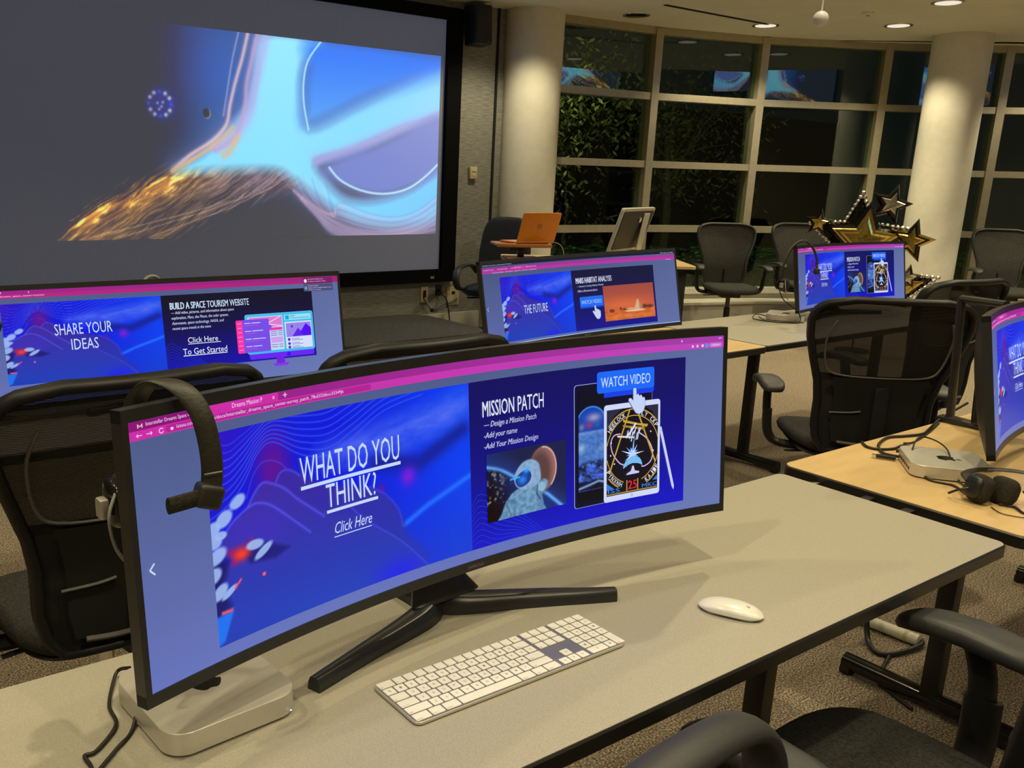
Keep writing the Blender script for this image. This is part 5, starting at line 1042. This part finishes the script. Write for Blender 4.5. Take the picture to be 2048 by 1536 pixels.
wire('wall_cable', [(5.08, 6.93, .24), (5.085, 6.925, .21)], .022, 'black cable sleeve standing on the platform edge', grp='cables below the projection screen')
# ================================================================== things on the floor
t = empty('floor_pole', (2.94, 1.31, 0), label='white pole lying on the carpet behind the grey desk', cat='pole')
MB().tube([(-.012, .40, .022), (.014, -.075, .022)], .020, 16, smooth=1).obj('tube', K['tube'], t); MB().tube([(.0115, -.030, .022), (.0125, -.042, .022)], .0212, 16, smooth=1).obj('joint', K['cream'], t)
wire('floor_cable', [(2.93, 1.45, .5), (2.89, 1.40, .2), (2.84, 1.35, .03), (2.79, 1.30, .010), (2.79, 1.26, .010), (2.86, 1.235, .010), (2.95, 1.225, .012), (2.985, 1.25, .012), (2.97, 1.33, .012)], .009, 'thick black cable looping on the carpet around the white pole')
wire('floor_cable', [(2.80, 1.25, .008), (2.72, 1.225, .008), (2.66, 1.205, .008), (2.60, 1.16, .008), (2.55, 1.05, .008)], .006, 'thinner black cable branching away on the carpet towards the chair')
# ================================================================== star balloons
def star2d(R, r, n=5, rot=PI/2): return [((R if k % 2 == 0 else r)*math.cos(rot+PI*k/n), (R if k % 2 == 0 else r)*math.sin(rot+PI*k/n)) for k in range(2*n)]
def star_mesh(R, r, th, inner=0.0, y0=0):
    b = MB(); O = star2d(R, r); N = 10; mid = star2d(R*.80, r*.80); inn_ = star2d(R*.5, r*.5)
    vs = [(x, y0, z) for x, z in O]+[(x, y0-th*.75, z) for x, z in mid]+[(x, y0+th*.75, z) for x, z in mid]+[(x, y0-th, z) for x, z in inn_]+[(x, y0+th, z) for x, z in inn_]+[(0, y0-th*1.08, 0), (0, y0+th*1.08, 0)]
    fs = []
    for i in range(N):
        j = (i+1) % N; fs += [(i, j, N+j, N+i), (i, 2*N+i, 2*N+j, j), (N+i, N+j, 3*N+j, 3*N+i), (2*N+i, 4*N+i, 4*N+j, 2*N+j), (3*N+i, 3*N+j, 5*N), (4*N+i, 5*N+1, 4*N+j)]
    return b.add(vs, fs)
fwdxy = Vector((-.88, -.47, 0))
def star(px_x, y, z, R, mt, face, label, rot=0, yaw=0, th=.05, beads=False, k_=.46, rim=True):
    t = empty('star_balloon', (px_x, y, z), math.radians(-62)+yaw, label=label, cat='balloon', group='foil star balloons by the column'); t.rotation_euler = (0, rot, math.radians(-62)+yaw)
    star_mesh(R, R*k_, th*1.0).obj('foil_body', K[mt], t, ang=20)
    if face: star_mesh(R*.60, R*.60*k_, th*.30, y0=-th*1.0).obj('foil_face', K[face], t, ang=20)
    if face and rim: star_mesh(R*.80, R*.80*k_, th*.22, y0=-th*.80).obj('foil_rim', K['blackfoil' if mt != 'blackfoil' else 'gold'], t, ang=20)
    if beads:
        b = MB(); O = star2d(R*1.06, R*1.06*k_)
        for i in range(10):
            a, c_ = Vector(O[i]), Vector(O[(i+1) % 10])
            for q in range(7): p = a.lerp(c_, q/7); b.sell((p.x, -.01*((q+i) % 3), p.y), (.021, .021, .021), 1, 1, 8, 6)
        o = b.obj('bead_trim', K['silverfoil'], t, ang=80); o['kind'] = 'stuff'
    return t
SX, SY = 8.02, 4.44; tx, ty = math.cos(math.radians(-62)), math.sin(math.radians(-62))
def at(d, z, back=0): return (SX+tx*d+.88*back, SY+ty*d+.47*back, z)
x, y, z = at(.03, 1.00); star(x, y, z, .37, 'blackfoil', 'gold', 'largest gold faced star balloon with a black border', .06, beads=False, th=.06)
x, y, z = at(-.04, 1.00, .13); star(x, y, z, .40, 'blackfoil', None, 'black crinkled star balloon with bright beads behind the largest gold one', .02, beads=True)
x, y, z = at(.20, 1.33, .10); star(x, y, z, .19, 'blackfoil', 'silverfoil', 'black star balloon with a pale silver star, topmost at the right', .25, .3, .04, rim=False)
x, y, z = at(-.36, 1.15, -.02); star(x, y, z, .13, 'blackfoil', 'gold', 'small black and gold star balloon at the far left of the cluster', .1, .2, .03, rim=False)
x, y, z = at(.40, 1.03, -.06); star(x, y, z, .20, 'gold', 'gold', 'plain gold star balloon jutting out at the right', .2, -.2, .045)
x, y, z = at(.42, .71, -.04); star(x, y, z, .12, 'gold', 'silverfoil', 'small gold and silver star balloon against the column', .1, .1, .03)
x, y, z = at(.24, .56, .02); star(x, y, z, .42, 'blackfoil', 'gold', 'lowest big star balloon, its beaded right leg showing beside the monitor', -.05, .0, .06, beads=True)
t = empty('balloon_stand', (SX+.04, SY-.05, 0), label='thin black stand holding the star balloons', cat='stand'); MB().lathe([(.15, 0), (.15, .015), (.02, .03)], n=24).obj('base_plate', K['steel'], t); MB().tube([(0, 0, .02), (0, 0, 1.25)], .008, 8, smooth=1).obj('pole', K['steel'], t)
for d, z_ in ((.20, 1.33), (-.36, 1.15), (.40, 1.03), (.42, .71)): MB().tube([(0, 0, z_-.1), (tx*d*.9, ty*d*.9, z_)], .004, 6, smooth=1).obj('branch', K['steel'], t)
# ================================================================== second displays high on the back wall
def display(x0, x1, z0, z1, label, flip=1):
    t = empty('wall_display', ((x0+x1)/2, -3.60, (z0+z1)/2), label=label, cat='display', group='displays behind the camera'); w_, h_ = x1-x0, z1-z0
    MB().rbox((0, .04, 0), (w_+.1, .06, h_+.1), .01, 2).obj('housing', K['black'], t); pic = space_picture(110, 46)
    pic = pic*1.0; U, V = uvg(110, 46); color_mesh('picture', np.stack([w_/2-w_*U, np.full_like(U, .072), -h_/2+h_*V], -1), pic, K['displaypix'], t)
K['displaypix'] = attr_mat('display_pixels', st=3.0)
display(8.4, 10.5, 3.02, 3.90, 'wide wall display mirrored in the third window, picture right part lit')
t = empty('hanging_display', (12.36, -1.94, 3.68), math.radians(32.7), label='display hanging on a ceiling pole, mirrored in the first window', cat='display', group='displays behind the camera')
MB().rbox((0, -.04, 0), (1.7, .06, .95), .01, 2).obj('housing', K['black'], t); MB().tube([(0, -.05, .4), (0, -.05, .82)], .03, 10, smooth=1).obj('pole', K['steel'], t)
U, V = uvg(110, 60); color_mesh('picture', np.stack([.8-1.6*U, np.full_like(U, -.008), -.42+.84*V], -1), space_picture(110, 60), K['displaypix'], t)
# ================================================================== outside
MB().box((9, 16, -.45), (60, 24, .3)).obj('ground', K['lawn'], smooth=False, kind='structure')
MB().box((9, 13.6, -.29), (60, 5.0, .02)).obj('road', K['asphalt'], smooth=False, kind='structure')
MB().box((10, 24, 1.2), (60, .3, 6)).obj('wall_outside', K['crate'], smooth=False, kind='structure')
def leaves(n, fn, size, droop=.6):
    V = np.empty((n*4, 3)); F = []
    for i in range(n):
        p = fn(); a = random.uniform(0, 2*PI); s_ = size*random.uniform(.6, 1.3); d = Vector((math.cos(a), math.sin(a), -droop*random.uniform(.3, 2))).normalized(); q = d.cross(Vector((random.uniform(-1, 1), random.uniform(-1, 1), .8))).normalized()
        p = Vector(p); V[i*4:i*4+4] = (p, p+d*s_*.5+q*s_*.17, p+d*s_, p+d*s_*.5-q*s_*.17); F.append((i*4, i*4+1, i*4+2, i*4+3))
    b = MB(); b.v = [tuple(v) for v in V]; b.f = F; return b
def tree(x, y, z0, zc, rx, rz_, n, label, size=.115, m_='leaf', grp='trees outside the windows'):
    t = empty('tree', (x, y, z0), label=label, cat='tree', group=grp)
    h = zc-z0; MB().tube([(0, 0, 0), (.05, 0, h*.5), (0, .1, h)], .09, 8, rf=lambda u: 1-.5*u).obj('trunk', K['bark'], t)
    tips = []
    for k in range(12):
        a = random.uniform(0, 2*PI); e = Vector((rx*.8*math.cos(a), rx*.8*math.sin(a), h+random.uniform(-.7, .8)*rz_)); tips.append(e); MB().tube([(0, .02, h*random.uniform(.5, .9)), e*.5+Vector((0, 0, h*.45)), e], .02, 5, rf=lambda u: 1-.7*u, smooth=3).obj('branch', K['bark'], t)
    cl = [Vector((random.gauss(0, .42)*rx, random.gauss(0, .42)*rx, h+random.gauss(0, .45)*rz_)) for _ in range(46)]+tips
    def fn(): c_ = random.choice(cl); return c_+Vector((random.gauss(0, .24), random.gauss(0, .24), random.gauss(0, .22)))
    leaves(n, fn, size).obj('foliage', K[m_], t, smooth=False)['kind'] = 'stuff'
tree(7.9, 10.2, -.3, 2.6, 1.5, 1.5, 5200, 'leafy tree outside the first two windows, lit yellow green')
tree(10.3, 11.4, -.3, 2.9, 1.6, 1.5, 3600, 'thinner leafed tree outside behind the second window')
tree(13.2, 11.0, -.3, 2.2, 1.5, 1.3, 2200, 'dark tree outside behind the third window')
tree(6.6, 9.6, -.3, 1.8, 1.0, 1.1, 2400, 'small leafy tree outside close to the first column')
def hedge(x, y, L_, rz, label):
    t = empty('hedge', (x, y, -.3), rz, label=label, cat='hedge', group='hedges under the windows')
    MB().rbox((0, 0, .35), (L_, .5, .7), .15, 2).obj('inner_mass', K['lawn'], t)
    leaves(3000, lambda: (random.uniform(-.52, .52)*L_, random.uniform(-.42, .42), .15+random.random()**.5*.85), .075, .1).obj('foliage', K['leaf2'], t, smooth=False)['kind'] = 'stuff'
hedge(8.1, 7.75, 2.0, -.20, 'low green hedge outside the first window'); hedge(10.5, 7.0, 2.0, -.55, 'low green hedge outside between the window chairs'); hedge(12.7, 5.3, 2.2, -.85, 'low green hedge outside behind the second column')
